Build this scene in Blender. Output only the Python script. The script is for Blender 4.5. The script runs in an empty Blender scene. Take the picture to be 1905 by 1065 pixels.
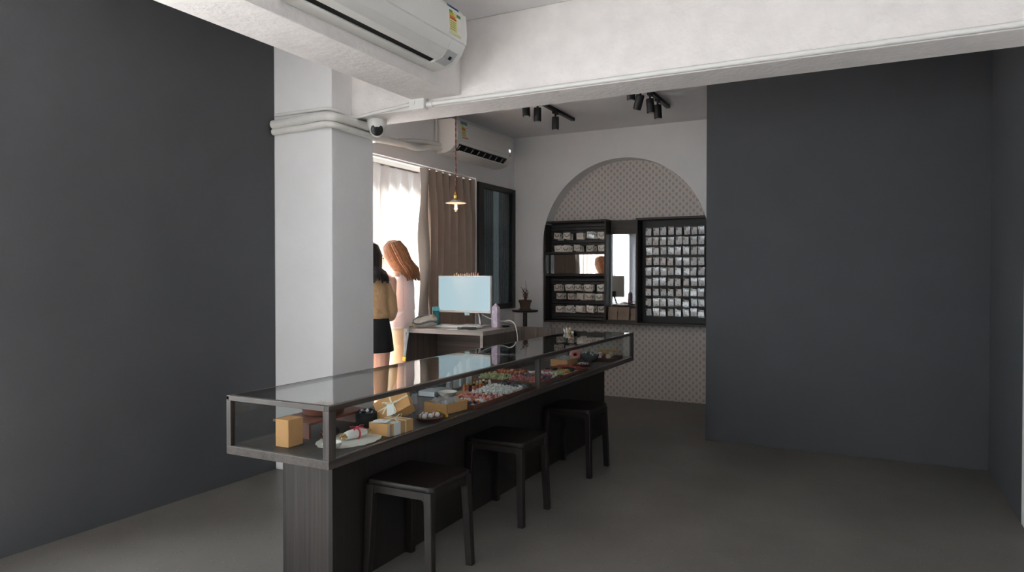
import bpy, bmesh, math, random
from mathutils import Vector, Matrix, Euler

# ------------------------------------------------------------------ camera, sky, exposure
SC = bpy.context.scene
COL = SC.collection
R = math.radians
rng = random.Random(7)

SC.view_settings.view_transform = 'Standard'
SC.view_settings.look = 'None'
SC.view_settings.gamma = 1.0
SC.view_settings.use_curve_mapping = False
SC.view_settings.exposure = 0.04
SC.cycles.use_denoising = True
SC.cycles.max_bounces = 12
SC.cycles.diffuse_bounces = 6
SC.cycles.glossy_bounces = 6
SC.cycles.transmission_bounces = 8
SC.cycles.transparent_max_bounces = 24
SC.cycles.caustics_reflective = False
SC.cycles.caustics_refractive = False
SC.cycles.sample_clamp_indirect = 40.0

cam_d = bpy.data.cameras.new('camera')
cam = bpy.data.objects.new('camera', cam_d)
COL.objects.link(cam)
cam.location = (0, 0, 1.35)
cam.rotation_euler = (R(90) - math.atan(19.5 / 1289.0), 0, R(27.2))
cam_d.sensor_fit = 'HORIZONTAL'
cam_d.sensor_width = 36.0
cam_d.lens = 36.0 * 1289.0 / 1905.0
cam_d.clip_start = 0.05
SC.camera = cam

SKY = 9.0
world = bpy.data.worlds.new('overcast_sky')
SC.world = world
world.use_nodes = True
bg = world.node_tree.nodes['Background']
bg.inputs[0].default_value = (0.86, 0.94, 1.0, 1)
bg.inputs[1].default_value = SKY


# high sun on the window side: lights the street and falls steeply through the left windows
sun_d = bpy.data.lights.new('sun', 'SUN')
sun_d.energy = 120.0
sun_d.angle = R(22.0)
sun_d.color = (1.0, 0.98, 0.965)
sun = bpy.data.objects.new('sun', sun_d)
sun.rotation_euler = Vector((0.47, -0.10, -0.88)).to_track_quat('-Z', 'Y').to_euler()
sun.location = (-9, 3, 14)
COL.objects.link(sun)


def portal(name, loc, rot, sx, sy):
    l = bpy.data.lights.new(name, 'AREA')
    l.shape = 'RECTANGLE'
    l.size, l.size_y = sx, sy
    l.cycles.is_portal = True
    o = bpy.data.objects.new(name, l)
    o.location, o.rotation_euler = loc, rot
    COL.objects.link(o)


# window portals guide the sky light in through the window openings
portal('sky_portal', (-3.86, 5.18, 1.41), (0, R(-90), 0), 1.92, 2.26)
portal('sky_portal', (-3.86, -.575, 1.51), (0, R(-90), 0), 1.82, 4.65)
portal('sky_portal', (-2.85, -2.995, 1.55), (R(90), 0, 0), 1.5, 1.5)
portal('sky_portal', (.94, -1.8, 1.55), (0, R(90), 0), 1.3, 1.6)  # portal for the added right-hand window


# ------------------------------------------------------------------ helpers
def srgb(r, g, b):
    def f(c):
        c /= 255.0
        return c / 12.92 if c <= 0.04045 else ((c + 0.055) / 1.055) ** 2.4
    return (f(r), f(g), f(b), 1.0)


class Nt:
    def __init__(self, name):
        self.m = bpy.data.materials.new(name)
        self.m.use_nodes = True
        self.t = self.m.node_tree
        self.p = self.t.nodes['Principled BSDF']
        self.out = self.t.nodes['Material Output']

    def n(self, kind, **kw):
        x = self.t.nodes.new(kind)
        for k, v in kw.items():
            setattr(x, k, v)
        return x

    def l(self, a, b):
        self.t.links.new(a, b)

    def math(self, op, a, b=None, c=None):
        x = self.n('ShaderNodeMath', operation=op)
        for i, v in enumerate((a, b, c)):
            if v is None:
                continue
            if isinstance(v, (int, float)):
                x.inputs[i].default_value = v
            else:
                self.l(v, x.inputs[i])
        return x.outputs[0]

    def coords(self, scale=(1, 1, 1), kind='Object'):
        tc = self.n('ShaderNodeTexCoord')
        mp = self.n('ShaderNodeMapping')
        mp.inputs['Scale'].default_value = scale
        self.l(tc.outputs[kind], mp.inputs[0])
        return mp.outputs[0]

    def noise(self, vec, scale, detail=4, rough=0.55):
        x = self.n('ShaderNodeTexNoise')
        x.inputs['Scale'].default_value = scale
        x.inputs['Detail'].default_value = detail
        x.inputs['Roughness'].default_value = rough
        self.l(vec, x.inputs['Vector'])
        return x.outputs['Fac']

    def ramp(self, fac, stops):
        x = self.n('ShaderNodeValToRGB')
        e = x.color_ramp.elements
        while len(e) < len(stops):
            e.new(0.5)
        for i, (p, c) in enumerate(stops):
            e[i].position = p
            e[i].color = c
        self.l(fac, x.inputs[0])
        return x.outputs[0]

    def mix(self, fac, a, b):
        x = self.n('ShaderNodeMix', data_type='RGBA')
        for i, v in ((0, fac), (6, a), (7, b)):
            if isinstance(v, (int, float, tuple)):
                x.inputs[i].default_value = v
            else:
                self.l(v, x.inputs[i])
        return x.outputs[2]

    def bump(self, h, strength, dist=0.01):
        x = self.n('ShaderNodeBump')
        x.inputs['Strength'].default_value = strength
        x.inputs['Distance'].default_value = dist
        self.l(h, x.inputs['Height'])
        self.l(x.outputs[0], self.p.inputs['Normal'])


MAT = {}


def mat(name, col, rough=0.5, metal=0.0, var=0.06, scale=6.0, bump=0.0, bscale=60.0, spec=0.5, emit=None, estr=1.0, trans=0.0, sheen=0.0, bdist=0.004):
    t = Nt(name)
    v = t.coords()
    lo = tuple(c * (1 - var) for c in col[:3]) + (1,)
    hi = tuple(min(1, c * (1 + var)) for c in col[:3]) + (1,)
    t.l(t.ramp(t.noise(v, scale), [(0.3, lo), (0.7, hi)]), t.p.inputs['Base Color'])
    t.p.inputs['Roughness'].default_value = rough
    t.p.inputs['Metallic'].default_value = metal
    t.p.inputs['Specular IOR Level'].default_value = spec
    t.p.inputs['Transmission Weight'].default_value = trans
    t.p.inputs['Sheen Weight'].default_value = sheen
    if bump:
        t.bump(t.noise(v, bscale, 3), bump, bdist)
    if emit:
        t.p.inputs['Emission Color'].default_value = emit
        t.p.inputs['Emission Strength'].default_value = estr
    MAT[name] = t.m
    return t.m


def wood(name, c1, c2, axis, rough=0.5, fine=90.0, spec=0.4):
    t = Nt(name)
    sc = [fine, fine, fine]
    sc['xyz'.index(axis)] = fine * 0.022
    v = t.coords(tuple(sc))
    a = t.noise(v, 1.0, 5, 0.6)
    b = t.noise(v, 0.22, 3, 0.5)
    f = t.math('ADD', t.math('MULTIPLY', a, 0.6), t.math('MULTIPLY', b, 0.4))
    t.l(t.ramp(f, [(0.36, c1), (0.64, c2)]), t.p.inputs['Base Color'])
    t.p.inputs['Roughness'].default_value = rough
    t.p.inputs['Specular IOR Level'].default_value = spec
    t.bump(a, 0.12, 0.002)
    MAT[name] = t.m
    return t.m


def glass(name, tint, f0=0.045, rough=0.0):
    """thin clear sheet: Schlick reflection over straight-through transmission"""
    t = Nt(name)
    lw = t.n('ShaderNodeLayerWeight')
    lw.inputs['Blend'].default_value = 0.5
    f = t.math('ADD', t.math('MULTIPLY', t.math('POWER', lw.outputs['Facing'], 5.0), 1 - f0), f0)
    tr = t.n('ShaderNodeBsdfTransparent')
    tr.inputs[0].default_value = tint
    gl = t.n('ShaderNodeBsdfGlossy')
    gl.inputs['Roughness'].default_value = rough
    mx = t.n('ShaderNodeMixShader')
    t.l(f, mx.inputs[0])
    t.l(tr.outputs[0], mx.inputs[1])
    t.l(gl.outputs[0], mx.inputs[2])
    t.l(mx.outputs[0], t.out.inputs[0])
    t.t.nodes.remove(t.p)
    MAT[name] = t.m
    return t.m


def cloth_thin(name, col, transl, tfac):
    t = Nt(name)
    v = t.coords((1, 1, 0.15))
    c = t.ramp(t.noise(v, 40, 3), [(0.3, tuple(x * .94 for x in col[:3]) + (1,)), (0.7, col)])
    d = t.n('ShaderNodeBsdfDiffuse')
    t.l(c, d.inputs[0])
    tr = t.n('ShaderNodeBsdfTranslucent')
    tr.inputs[0].default_value = transl
    mx = t.n('ShaderNodeMixShader')
    mx.inputs[0].default_value = tfac
    t.l(d.outputs[0], mx.inputs[1])
    t.l(tr.outputs[0], mx.inputs[2])
    t.l(mx.outputs[0], t.out.inputs[0])
    t.t.nodes.remove(t.p)
    MAT[name] = t.m


ORG = {}


class MB:
    def __init__(self):
        self.v, self.f, self.mi, self.cur = [], [], [], 0

    def add(self, vs, fs):
        b = len(self.v)
        self.v += [Vector(p) for p in vs]
        self.f += [tuple(i + b for i in q) for q in fs]
        self.mi += [self.cur] * len(fs)
        return self

    def box(self, x0, x1, y0, y1, z0, z1):
        vs = [(x, y, z) for z in (z0, z1) for y in (y0, y1) for x in (x0, x1)]
        return self.add(vs, [(0, 2, 3, 1), (4, 5, 7, 6), (0, 1, 5, 4), (2, 6, 7, 3), (0, 4, 6, 2), (1, 3, 7, 5)])

    def obox(self, c, size, rot=(0, 0, 0)):
        m = Euler(rot).to_matrix()
        vs = [Vector(c) + m @ Vector((x * size[0] / 2, y * size[1] / 2, z * size[2] / 2)) for z in (-1, 1) for y in (-1, 1) for x in (-1, 1)]
        return self.add(vs, [(0, 2, 3, 1), (4, 5, 7, 6), (0, 1, 5, 4), (2, 6, 7, 3), (0, 4, 6, 2), (1, 3, 7, 5)])

    def loft(self, rings, caps=True):
        n = len(rings[0])
        vs = [p for r in rings for p in r]
        fs = []
        for i in range(len(rings) - 1):
            for j in range(n):
                k = (j + 1) % n
                fs.append((i * n + j, i * n + k, (i + 1) * n + k, (i + 1) * n + j))
        if caps:
            fs.append(tuple(reversed(range(n))))
            fs.append(tuple(range((len(rings) - 1) * n, len(rings) * n)))
        return self.add(vs, fs)

    def tube(self, pts, r, n=8, flat=1.0, caps=True, up=None):
        pts = [Vector(p) for p in pts]
        rs = r if isinstance(r, (list, tuple)) else [r] * len(pts)
        rings = []
        u = None
        for i, p in enumerate(pts):
            d = (pts[min(i + 1, len(pts) - 1)] - pts[max(i - 1, 0)]).normalized()
            if u is None:
                ref = Vector(up) if up else (Vector((0, 0, 1)) if abs(d.z) < 0.9 else Vector((1, 0, 0)))
                u = (ref - d * ref.dot(d)).normalized()
            else:
                u = (u - d * u.dot(d)).normalized()
            w = d.cross(u)
            rings.append([p + (u * math.cos(a) * flat + w * math.sin(a)) * rs[i] for a in [2 * math.pi * k / n for k in range(n)]])
        return self.loft(rings, caps)

    def cyl(self, p0, p1, r0, r1=None, n=16):
        return self.tube([p0, p1], [r0, r0 if r1 is None else r1], n)

    def lathe(self, prof, c=(0, 0, 0), n=24, axis=(0, 0, 1)):
        q = Vector((0, 0, 1)).rotation_difference(Vector(axis).normalized())
        c = Vector(c)
        rings = [[c + q @ Vector((max(r, 1e-5) * math.cos(a), max(r, 1e-5) * math.sin(a), z)) for a in [2 * math.pi * k / n for k in range(n)]] for r, z in prof]
        return self.loft(rings, True)

    def ell(self, c, rx, ry, rz, nu=14, nv=10, rot=None):
        m = Euler(rot).to_matrix() if rot else Matrix.Identity(3)
        c = Vector(c)
        rings = []
        for i in range(nv + 1):
            a = -math.pi / 2 + math.pi * i / nv
            rr = max(math.cos(a), 0.02)
            rings.append([c + m @ Vector((rx * rr * math.cos(b), ry * rr * math.sin(b), rz * math.sin(a))) for b in [2 * math.pi * k / nu for k in range(nu)]])
        return self.loft(rings, True)

    def capsule(self, p0, p1, r0, r1, n=12):
        self.tube([p0, p1], [r0, r1], n)
        self.ell(p0, r0, r0, r0, n, 8)
        self.ell(p1, r1, r1, r1, n, 8)
        return self

    def prism(self, poly, a0, a1, axis='y'):
        def P(u, w, a):
            return {'y': (u, a, w), 'x': (a, u, w), 'z': (u, w, a)}[axis]
        return self.loft([[P(u, w, a0) for u, w in poly], [P(u, w, a1) for u, w in poly]], True)

    def build(self, name, mats, parent=None, smooth=False, bevel=0.0, org=None, recalc=True):
        me = bpy.data.meshes.new(name)
        if parent is not None:
            og = ORG.get(parent, Vector((0, 0, 0)))
        elif org is not None:
            og = Vector(org)
        else:
            xs, ys, zs = zip(*self.v)
            og = Vector(((min(xs) + max(xs)) / 2, (min(ys) + max(ys)) / 2, min(zs)))
        me.from_pydata([tuple(p - og) for p in self.v], [], self.f)
        if not isinstance(mats, (list, tuple)):
            mats = [mats]
        for m in mats:
            me.materials.append(MAT[m] if isinstance(m, str) else m)
        me.polygons.foreach_set('material_index', self.mi)
        if recalc:
            b = bmesh.new()
            b.from_mesh(me)
            bmesh.ops.recalc_face_normals(b, faces=b.faces)
            b.to_mesh(me)
            b.free()
        if smooth:
            me.polygons.foreach_set('use_smooth', [True] * len(me.polygons))
            me.set_sharp_from_angle(angle=R(42))
        me.update()
        o = bpy.data.objects.new(name, me)
        COL.objects.link(o)
        if parent is None:
            o.location = og
        else:
            o.parent = parent
        ORG[o] = og
        if bevel:
            md = o.modifiers.new('bevel', 'BEVEL')
            md.width = bevel
            md.segments = 2
            md.limit_method = 'ANGLE'
            md.angle_limit = R(40)
        return o


def tag(o, label, cat, group=None):
    o['label'] = label
    o['category'] = cat
    if group:
        o['group'] = group
    return o


def stuff(o, label, cat):
    tag(o, label, cat)
    o['kind'] = 'stuff'
    return o


def thing(name, label, cat, loc=(0, 0, 0), group=None, rotz=0.0, local=False):
    o = bpy.data.objects.new(name, None)
    o.empty_display_size = 0.05
    COL.objects.link(o)
    o.location = loc
    o.rotation_euler = (0, 0, rotz)
    ORG[o] = Vector((0, 0, 0)) if local else Vector(loc)
    return tag(o, label, cat, group)


def struct(o, label=None):
    o['kind'] = 'structure'
    if label:
        o['label'] = label
    return o


def sub(name, parent, mats, fn, smooth=False, bevel=0.0):
    m = MB()
    fn(m)
    return m.build(name, mats, parent, smooth, bevel)


def dup(root, loc, rot=None, label=None, group=None):
    r = root.copy()
    COL.objects.link(r)
    r.location = loc
    if rot is not None:
        r.rotation_euler = rot
    if label:
        r['label'] = label
    if group:
        r['group'] = group
    for ch in [c for c in root.children]:
        c = ch.copy()
        COL.objects.link(c)
        c.parent = r
        for g in [g for g in ch.children]:
            d = g.copy()
            COL.objects.link(d)
            d.parent = c
    return r


ORD = ['first', 'second', 'third', 'fourth', 'fifth', 'sixth', 'seventh', 'eighth', 'ninth', 'tenth', 'eleventh', 'twelfth']


def text_mesh(body, size, name, material, parent, mtx, depth=0.0005):
    cu = bpy.data.curves.new(name, 'FONT')
    cu.body = body
    cu.size = size
    cu.extrude = depth
    cu.align_x = 'CENTER'
    tmp = bpy.data.objects.new(name, cu)
    COL.objects.link(tmp)
    dg = bpy.context.evaluated_depsgraph_get()
    me = bpy.data.meshes.new_from_object(tmp.evaluated_get(dg))
    bpy.data.objects.remove(tmp)
    me.transform(Matrix.Translation(-ORG[parent]) @ mtx)
    me.materials.clear()
    me.materials.append(MAT[material])
    o = bpy.data.objects.new(name, me)
    COL.objects.link(o)
    o.parent = parent
    return o


# ------------------------------------------------------------------ materials
mat('wall_paint', srgb(234, 233, 233), 0.75, var=0.025, scale=3, bump=0.25, bscale=35)
mat('rough_plaster', srgb(230, 225, 222), 0.85, var=0.05, scale=8, bump=0.9, bscale=28)
mat('ceiling_paint', srgb(230, 229, 230), 0.85, var=0.03, scale=2, bump=0.1)
mat('grey_paint', srgb(74, 75, 78), 0.8, var=0.04, scale=3, bump=0.15)
mat('white_plastic', srgb(226, 225, 221), 0.35, var=0.01)
mat('grey_plastic', srgb(186, 188, 188), 0.3, var=0.02)
mat('dark_void', srgb(14, 14, 15), 0.7)
mat('black_metal', srgb(20, 20, 21), 0.45, var=0.1)
mat('black_plastic', srgb(18, 18, 20), 0.3, var=0.1)
mat('pipe_wrap', srgb(224, 222, 217), 0.5, var=0.04, scale=12, bump=0.3, bscale=25)
mat('brass', srgb(190, 150, 80), 0.3, 1.0, var=0.1)
mat('gold', srgb(205, 158, 50), 0.3, 0.9, var=0.1)
mat('chrome', srgb(190, 190, 194), 0.2, 1.0)
mat('kraft', srgb(198, 145, 92), 0.8, var=0.06, scale=20, bump=0.1)
mat('ribbon', srgb(222, 210, 186), 0.5, var=0.05)
mat('paper_white', srgb(226, 224, 220), 0.7, var=0.03)
mat('red_ribbon', srgb(200, 62, 78), 0.5)
mat('pink_skin', srgb(222, 172, 148), 0.5, var=0.05, scale=12)
mat('hair_black', srgb(26, 21, 20), 0.35, var=0.4, scale=40)
mat('hair_ginger', srgb(132, 90, 62), 0.4, var=0.3, scale=40)
mat('tan_cotton', srgb(176, 142, 104), 0.85, var=0.08, bump=0.35, bscale=9, sheen=0.2, bdist=.05)
mat('black_cotton', srgb(16, 16, 18), 0.9, var=0.1)
mat('pink_cotton', srgb(250, 232, 230), 0.85, var=0.03, bump=0.3, bscale=8, sheen=0.4, bdist=.05)
mat('cream_cotton', srgb(242, 226, 196), 0.85, var=0.05, bump=0.25, bscale=8, bdist=.04)
mat('shoe_white', srgb(214, 210, 204), 0.6)
mat('eye_dark', srgb(30, 22, 20), 0.2)
mat('lip', srgb(190, 96, 92), 0.4)
mat('teal_plastic', srgb(28, 122, 128), 0.25, var=0.05)
mat('aqua_plastic', srgb(104, 196, 206), 0.35, var=0.03)
mat('bag_grey', srgb(176, 172, 162), 0.7, var=0.2, scale=18, bump=0.5, bscale=40)
mat('strap_grey', srgb(84, 92, 94), 0.6, var=0.08)
mat('terracotta', srgb(98, 78, 66), 0.8, var=0.15, scale=14)
mat('soil', srgb(26, 22, 20), 0.95, var=0.2)
mat('plant_red', srgb(92, 46, 42), 0.6, var=0.25, scale=30)
mat('dark_stain', srgb(34, 25, 21), 0.45, var=0.15, scale=10)
mat('tray_wood', srgb(104, 54, 34), 0.45, var=0.2, scale=14)
mat('light_wood', srgb(196, 152, 112), 0.6, var=0.1, scale=10)
mat('straw', srgb(176, 140, 92), 0.8, var=0.2, scale=40)
mat('wicker_black', srgb(20, 18, 22), 0.7, var=0.3, scale=30, bump=0.8, bscale=90)
mat('paper_bag_brown', srgb(150, 130, 114), 0.85, var=0.1, scale=12, bump=0.4, bscale=20)
mat('card_grey', srgb(228, 220, 208), 0.75, var=0.03)
mat('card_white', srgb(236, 235, 236), 0.75, var=0.03)
mat('hook_steel', srgb(60, 60, 62), 0.35, 0.9)
mat('pegboard', srgb(38, 37, 37), 0.55, var=0.05)
mat('slat_dark', srgb(38, 38, 42), 0.35, var=0.05)
mat('sticker_yellow', srgb(222, 216, 142), 0.5, var=0.02)
mat('sticker_blue', srgb(124, 170, 214), 0.5)
mat('sticker_navy', srgb(40, 58, 120), 0.5)
mat('sticker_green', srgb(84, 150, 62), 0.5)
mat('sticker_lime', srgb(160, 196, 70), 0.5)
mat('sticker_amber', srgb(226, 180, 60), 0.5)
mat('sticker_orange', srgb(220, 110, 50), 0.5)
mat('sticker_red', srgb(196, 56, 44), 0.5)
mat('sticker_white', srgb(232, 230, 224), 0.5)
mat('ink', srgb(60, 60, 62), 0.6)
mat('lit_digits', srgb(240, 240, 255), 0.5, emit=(0.9, 0.88, 1.0, 1), estr=3.0)
mat('filament', srgb(255, 190, 120), 0.5, emit=(1.0, 0.55, 0.22, 1), estr=22.0)
mat('screen', srgb(20, 24, 26), 0.25, emit=(0.40, 0.545, 0.60, 1), estr=1.0)
mat('cord_red', srgb(120, 58, 46), 0.7, var=0.4, scale=150)
mat('porcelain', srgb(232, 228, 220), 0.2, var=0.02)
mat('enamel_grey', srgb(196, 194, 196), 0.35, var=0.02)
mat('quartz_clear', srgb(232, 232, 236), 0.12, var=0.06, scale=20, trans=0.55)
mat('selenite', srgb(226, 230, 230), 0.3, var=0.06, scale=20, trans=0.25)
mat('lace', srgb(214, 208, 200), 0.85, var=0.06, scale=50, bump=0.4, bscale=80)
mat('pine_brown', srgb(96, 56, 36), 0.7, var=0.3, scale=40)
mat('felt_dark', srgb(40, 42, 48), 0.8, var=0.2, scale=30)
mat('bowl_glass_grey', srgb(150, 152, 154), 0.15, var=0.05, trans=0.5)
mat('concrete_out', srgb(128, 127, 128), 0.9, var=0.1, scale=1)
for n_ in ('pink_cotton', 'cream_cotton'):
    pb = MAT[n_].node_tree.nodes['Principled BSDF']
    pb.inputs['Subsurface Weight'].default_value = .8
    pb.inputs['Subsurface Radius'].default_value = (1.0, .95, .92)
    pb.inputs['Subsurface Scale'].default_value = .10
wood('walnut_v', srgb(44, 38, 35), srgb(74, 66, 61), 'z', 0.45)
wood('walnut_y', srgb(44, 38, 35), srgb(74, 66, 61), 'y', 0.45)
wood('walnut_x', srgb(60, 53, 49), srgb(96, 86, 80), 'x', 0.45)
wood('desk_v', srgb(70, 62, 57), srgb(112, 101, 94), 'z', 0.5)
wood('desk_lit_x', srgb(124, 114, 108), srgb(172, 160, 152), 'x', 0.45)  # lighter copy of the desk wood, window light put into the colour
wood('end_wood', srgb(36, 32, 30), srgb(60, 53, 49), 'z', 0.55)
wood('base_dark', srgb(26, 22, 20), srgb(40, 34, 31), 'z', 0.55)
wood('stool_wood', srgb(18, 13, 12), srgb(36, 27, 23), 'z', 0.45)
wood('cabinet_wood', srgb(44, 38, 35), srgb(70, 62, 57), 'x', 0.5)
wood('cabinet_wood_v', srgb(44, 38, 35), srgb(70, 62, 57), 'z', 0.5)
glass('clear_glass', (0.93, 0.95, 0.945, 1))
glass('clear_bag', (0.95, 0.95, 0.95, 1), 0.07, 0.12)
mat('cloudy_film', srgb(232, 232, 236), .18, trans=.55, var=.1, scale=40)
MAT['cloudy_film'].node_tree.nodes['Principled BSDF'].inputs['Alpha'].default_value = .5
glass('acrylic', (0.86, 0.87, 0.9, 1), 0.06, 0.03)
glass('window_glass', (0.97, 0.98, 0.98, 1))
glass('bulb_glass', (0.98, 0.93, 0.88, 1))
cloth_thin('sheer_cloth', srgb(214, 202, 192), (0.195, 0.18, 0.17, 1), 0.6)
mat('curtain_taupe', srgb(168, 150, 137), 0.9, var=0.05, bump=0.2, bscale=160, sheen=0.15)
mat('curtain_lining', srgb(190, 184, 178), 0.85, var=0.05, bump=0.2, bscale=100)

t = Nt('mirror')
t.p.inputs['Base Color'].default_value = (0.88, 0.9, 0.9, 1)
t.p.inputs['Metallic'].default_value = 1.0
t.p.inputs['Roughness'].default_value = 0.015
MAT['mirror'] = t.m

glass('reeded_glass', (0.085, 0.092, 0.092, 1), 0.06, 0.14)

# wallpaper: staggered rows of small scallop fans
t = Nt('wallpaper')
tc = t.n('ShaderNodeTexCoord')
sx = t.n('ShaderNodeSeparateXYZ')
t.l(tc.outputs['Object'], sx.inputs[0])


def fan(dx, dz):
    u = t.math('SUBTRACT', t.math('FRACT', t.math('ADD', t.math('DIVIDE', sx.outputs[0], 0.073), dx)), 0.5)
    w = t.math('SUBTRACT', t.math('FRACT', t.math('ADD', t.math('DIVIDE', sx.outputs[2], 0.073), dz)), 0.5)
    r = t.math('SQRT', t.math('ADD', t.math('MULTIPLY', u, u), t.math('MULTIPLY', w, w)))
    ring = t.math('LESS_THAN', t.math('ABSOLUTE', t.math('SUBTRACT', r, 0.30)), 0.055)
    upper = t.math('GREATER_THAN', w, -0.16)
    core = t.math('LESS_THAN', t.math('ADD', t.math('ABSOLUTE', u), t.math('ABSOLUTE', t.math('ADD', w, 0.10))), 0.17)
    disc = t.math('LESS_THAN', r, 0.31)
    return t.math('MULTIPLY', ring, upper), core, disc


r1, c1, d1 = fan(0, 0)
r2, c2, d2 = fan(0.5, 0.5)
base = t.ramp(t.noise(t.coords(), 5), [(0.3, srgb(196, 193, 194)), (0.7, srgb(204, 201, 202))])
disc = t.mix(t.math('MAXIMUM', d1, d2), base, srgb(187, 181, 180))
ring = t.mix(t.math('MAXIMUM', r1, r2), disc, srgb(216, 208, 198))
t.l(t.mix(t.math('MAXIMUM', c1, c2), ring, srgb(186, 158, 140)), t.p.inputs['Base Color'])
t.p.inputs['Roughness'].default_value = 0.7
MAT['wallpaper'] = t.m

# speckled concrete floor
t = Nt('floor_terrazzo')
v = t.coords()
big = t.ramp(t.noise(v, 1.6, 5), [(0.3, srgb(100, 96, 92)), (0.7, srgb(116, 112, 107))])
vo = t.n('ShaderNodeTexVoronoi')
vo.inputs['Scale'].default_value = 70
t.l(v, vo.inputs['Vector'])
sp = t.math('LESS_THAN', vo.outputs['Distance'], 0.16)
pick = t.n('ShaderNodeSeparateColor')
t.l(vo.outputs['Color'], pick.inputs[0])
dk = t.math('MULTIPLY', sp, t.math('LESS_THAN', pick.outputs[0], 0.22))
lt = t.math('MULTIPLY', sp, t.math('GREATER_THAN', pick.outputs[0], 0.86))
t.l(t.mix(lt, t.mix(dk, big, srgb(44, 40, 37)), srgb(160, 156, 150)), t.p.inputs['Base Color'])
t.p.inputs['Roughness'].default_value = 0.42
t.p.inputs['Specular IOR Level'].default_value = 0.35
MAT['floor_terrazzo'] = t.m

# ------------------------------------------------------------------ the room
XL, XR, YB, YF, ZC = -3.665, 0.75, 7.19, -3.0, 2.94
struct(MB().box(XL - .2, XR + .2, YF - .2, 7.6, -0.12, 0).build('floor', 'floor_terrazzo'), 'dark speckled concrete floor')
struct(MB().box(XL - .2, XR + .2, YF - .2, 7.6, ZC, ZC + .12).build('ceiling', 'ceiling_paint'), 'plain white ceiling')
w = MB()
A, B = XL - .2, XL
W1, W2, W3 = (4.05, 6.31, .45, 2.37), (6.335, 7.18, .975, 2.34), (-2.9, 1.75, .6, 2.42)
w.box(A, B, YF, W3[0], 0, ZC).box(A, B, W3[0], W3[1], 0, W3[2]).box(A, B, W3[0], W3[1], W3[3], ZC).box(A, B, W3[1], 3.53, 0, ZC)
struct(w.build('wall_left_front', 'grey_paint'), 'dark grey wall left of the pillar')
w = MB()
ys = 3.53
for (y0, y1, z0, z1) in (W1, W2):
    w.box(A, B, ys, y0, 0, ZC)
    w.box(A, B, y0, y1, 0, z0)
    w.box(A, B, y0, y1, z1, ZC)
    ys = y1
w.box(A, B, ys, 7.6, 0, ZC)
struct(w.build('wall_left', 'wall_paint'), 'white wall with the curtained window')
W5 = (-2.6, -1.0, .9, 2.2)  # added unseen window, brightens the faces turned to the right
struct(MB().box(XR, XR + .2, 4.6, 7.6, 0, ZC).build('wall_right', 'grey_paint'), 'dark grey side wall')
w = MB().box(XR, XR + .2, YF, W5[0], 0, ZC).box(XR, XR + .2, W5[1], 4.6, 0, ZC).box(XR, XR + .2, W5[0], W5[1], 0, W5[2]).box(XR, XR + .2, W5[0], W5[1], W5[3], ZC)  # unseen stretch, kept white to bounce light onto right-facing faces
struct(w.build('wall_right_front', 'wall_paint'), 'white side wall beside the viewer')
struct(MB().box(-1.175, XR - .001, 5.75, YB - .001, 0, ZC).build('wall_added_block', 'grey_paint'), 'added dark grey block beside the niche wall, darkens glass reflections')  # added block, gives the case glass something dark to reflect
w = MB()
w.box(XL, -3.6, YF - .2, YF, 0, ZC).box(-2.1, XR, YF - .2, YF, 0, ZC).box(-3.6, -2.1, YF - .2, YF, 0, .8).box(-3.6, -2.1, YF - .2, YF, 2.3, ZC)
struct(w.build('wall_front', 'wall_paint'), 'white wall behind the viewer')
# back wall with the arched niche cut into it
AX, AZ, AR, NL, NR, NY = -2.37, 1.69, 0.93, -3.30, -1.44, 7.385
w = MB()
w.box(XL, NL, YB, NY + .2, 0, ZC).box(NR, XR, YB, NY + .2, 0, ZC)
N = 56
arc = [(AX - AR * math.cos(math.pi * i / N), AZ + AR * math.sin(math.pi * i / N)) for i in range(N + 1)]
for (xa, za), (xb, zb) in zip(arc, arc[1:]):
    w.add([(xa, YB, za), (xb, YB, zb), (xb, YB, ZC), (xa, YB, ZC), (xa, NY + .2, za), (xb, NY + .2, zb), (xb, NY + .2, ZC), (xa, NY + .2, ZC)],
          [(0, 1, 2, 3), (0, 4, 5, 1), (4, 7, 6, 5)])
struct(w.build('wall_back', 'wall_paint', recalc=False), 'white wall with a tall arched niche')
struct(MB().box(NL - .02, NR + .02, NY, NY + .05, 0, AZ + AR + .02).build('wall_niche', 'wallpaper'), 'grey scallop patterned wallpaper lining the niche')
# beams and pillar
struct(MB().box(XL, XR, 3.73, 4.02, 2.43, ZC).build('trim_1', 'rough_plaster', bevel=.006), 'white plastered ceiling beam crossing the room')
struct(MB().box(-2.62, -2.28, YF, 3.73, 2.48, ZC).build('trim_2', 'rough_plaster', bevel=.005), 'white plastered beam carrying the near air conditioner')
struct(MB().box(XL, -3.15, 3.53, 3.96, 0, ZC).build('wall_pillar', 'wall_paint', bevel=.006), 'white square pillar beside the window')
# outside: ground and a neighbouring wall seen blurred through the reeded glass
struct(MB().box(-40, 40, -40, 40, -3.2, -3.0).build('floor_outside', 'concrete_out'), 'street level outside')
struct(MB().box(-5.0, -4.8, 5.9, 8.75, -3.0, 3.6).build('wall_outside', 'concrete_out'), 'grey neighbouring wall outside')


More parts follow.
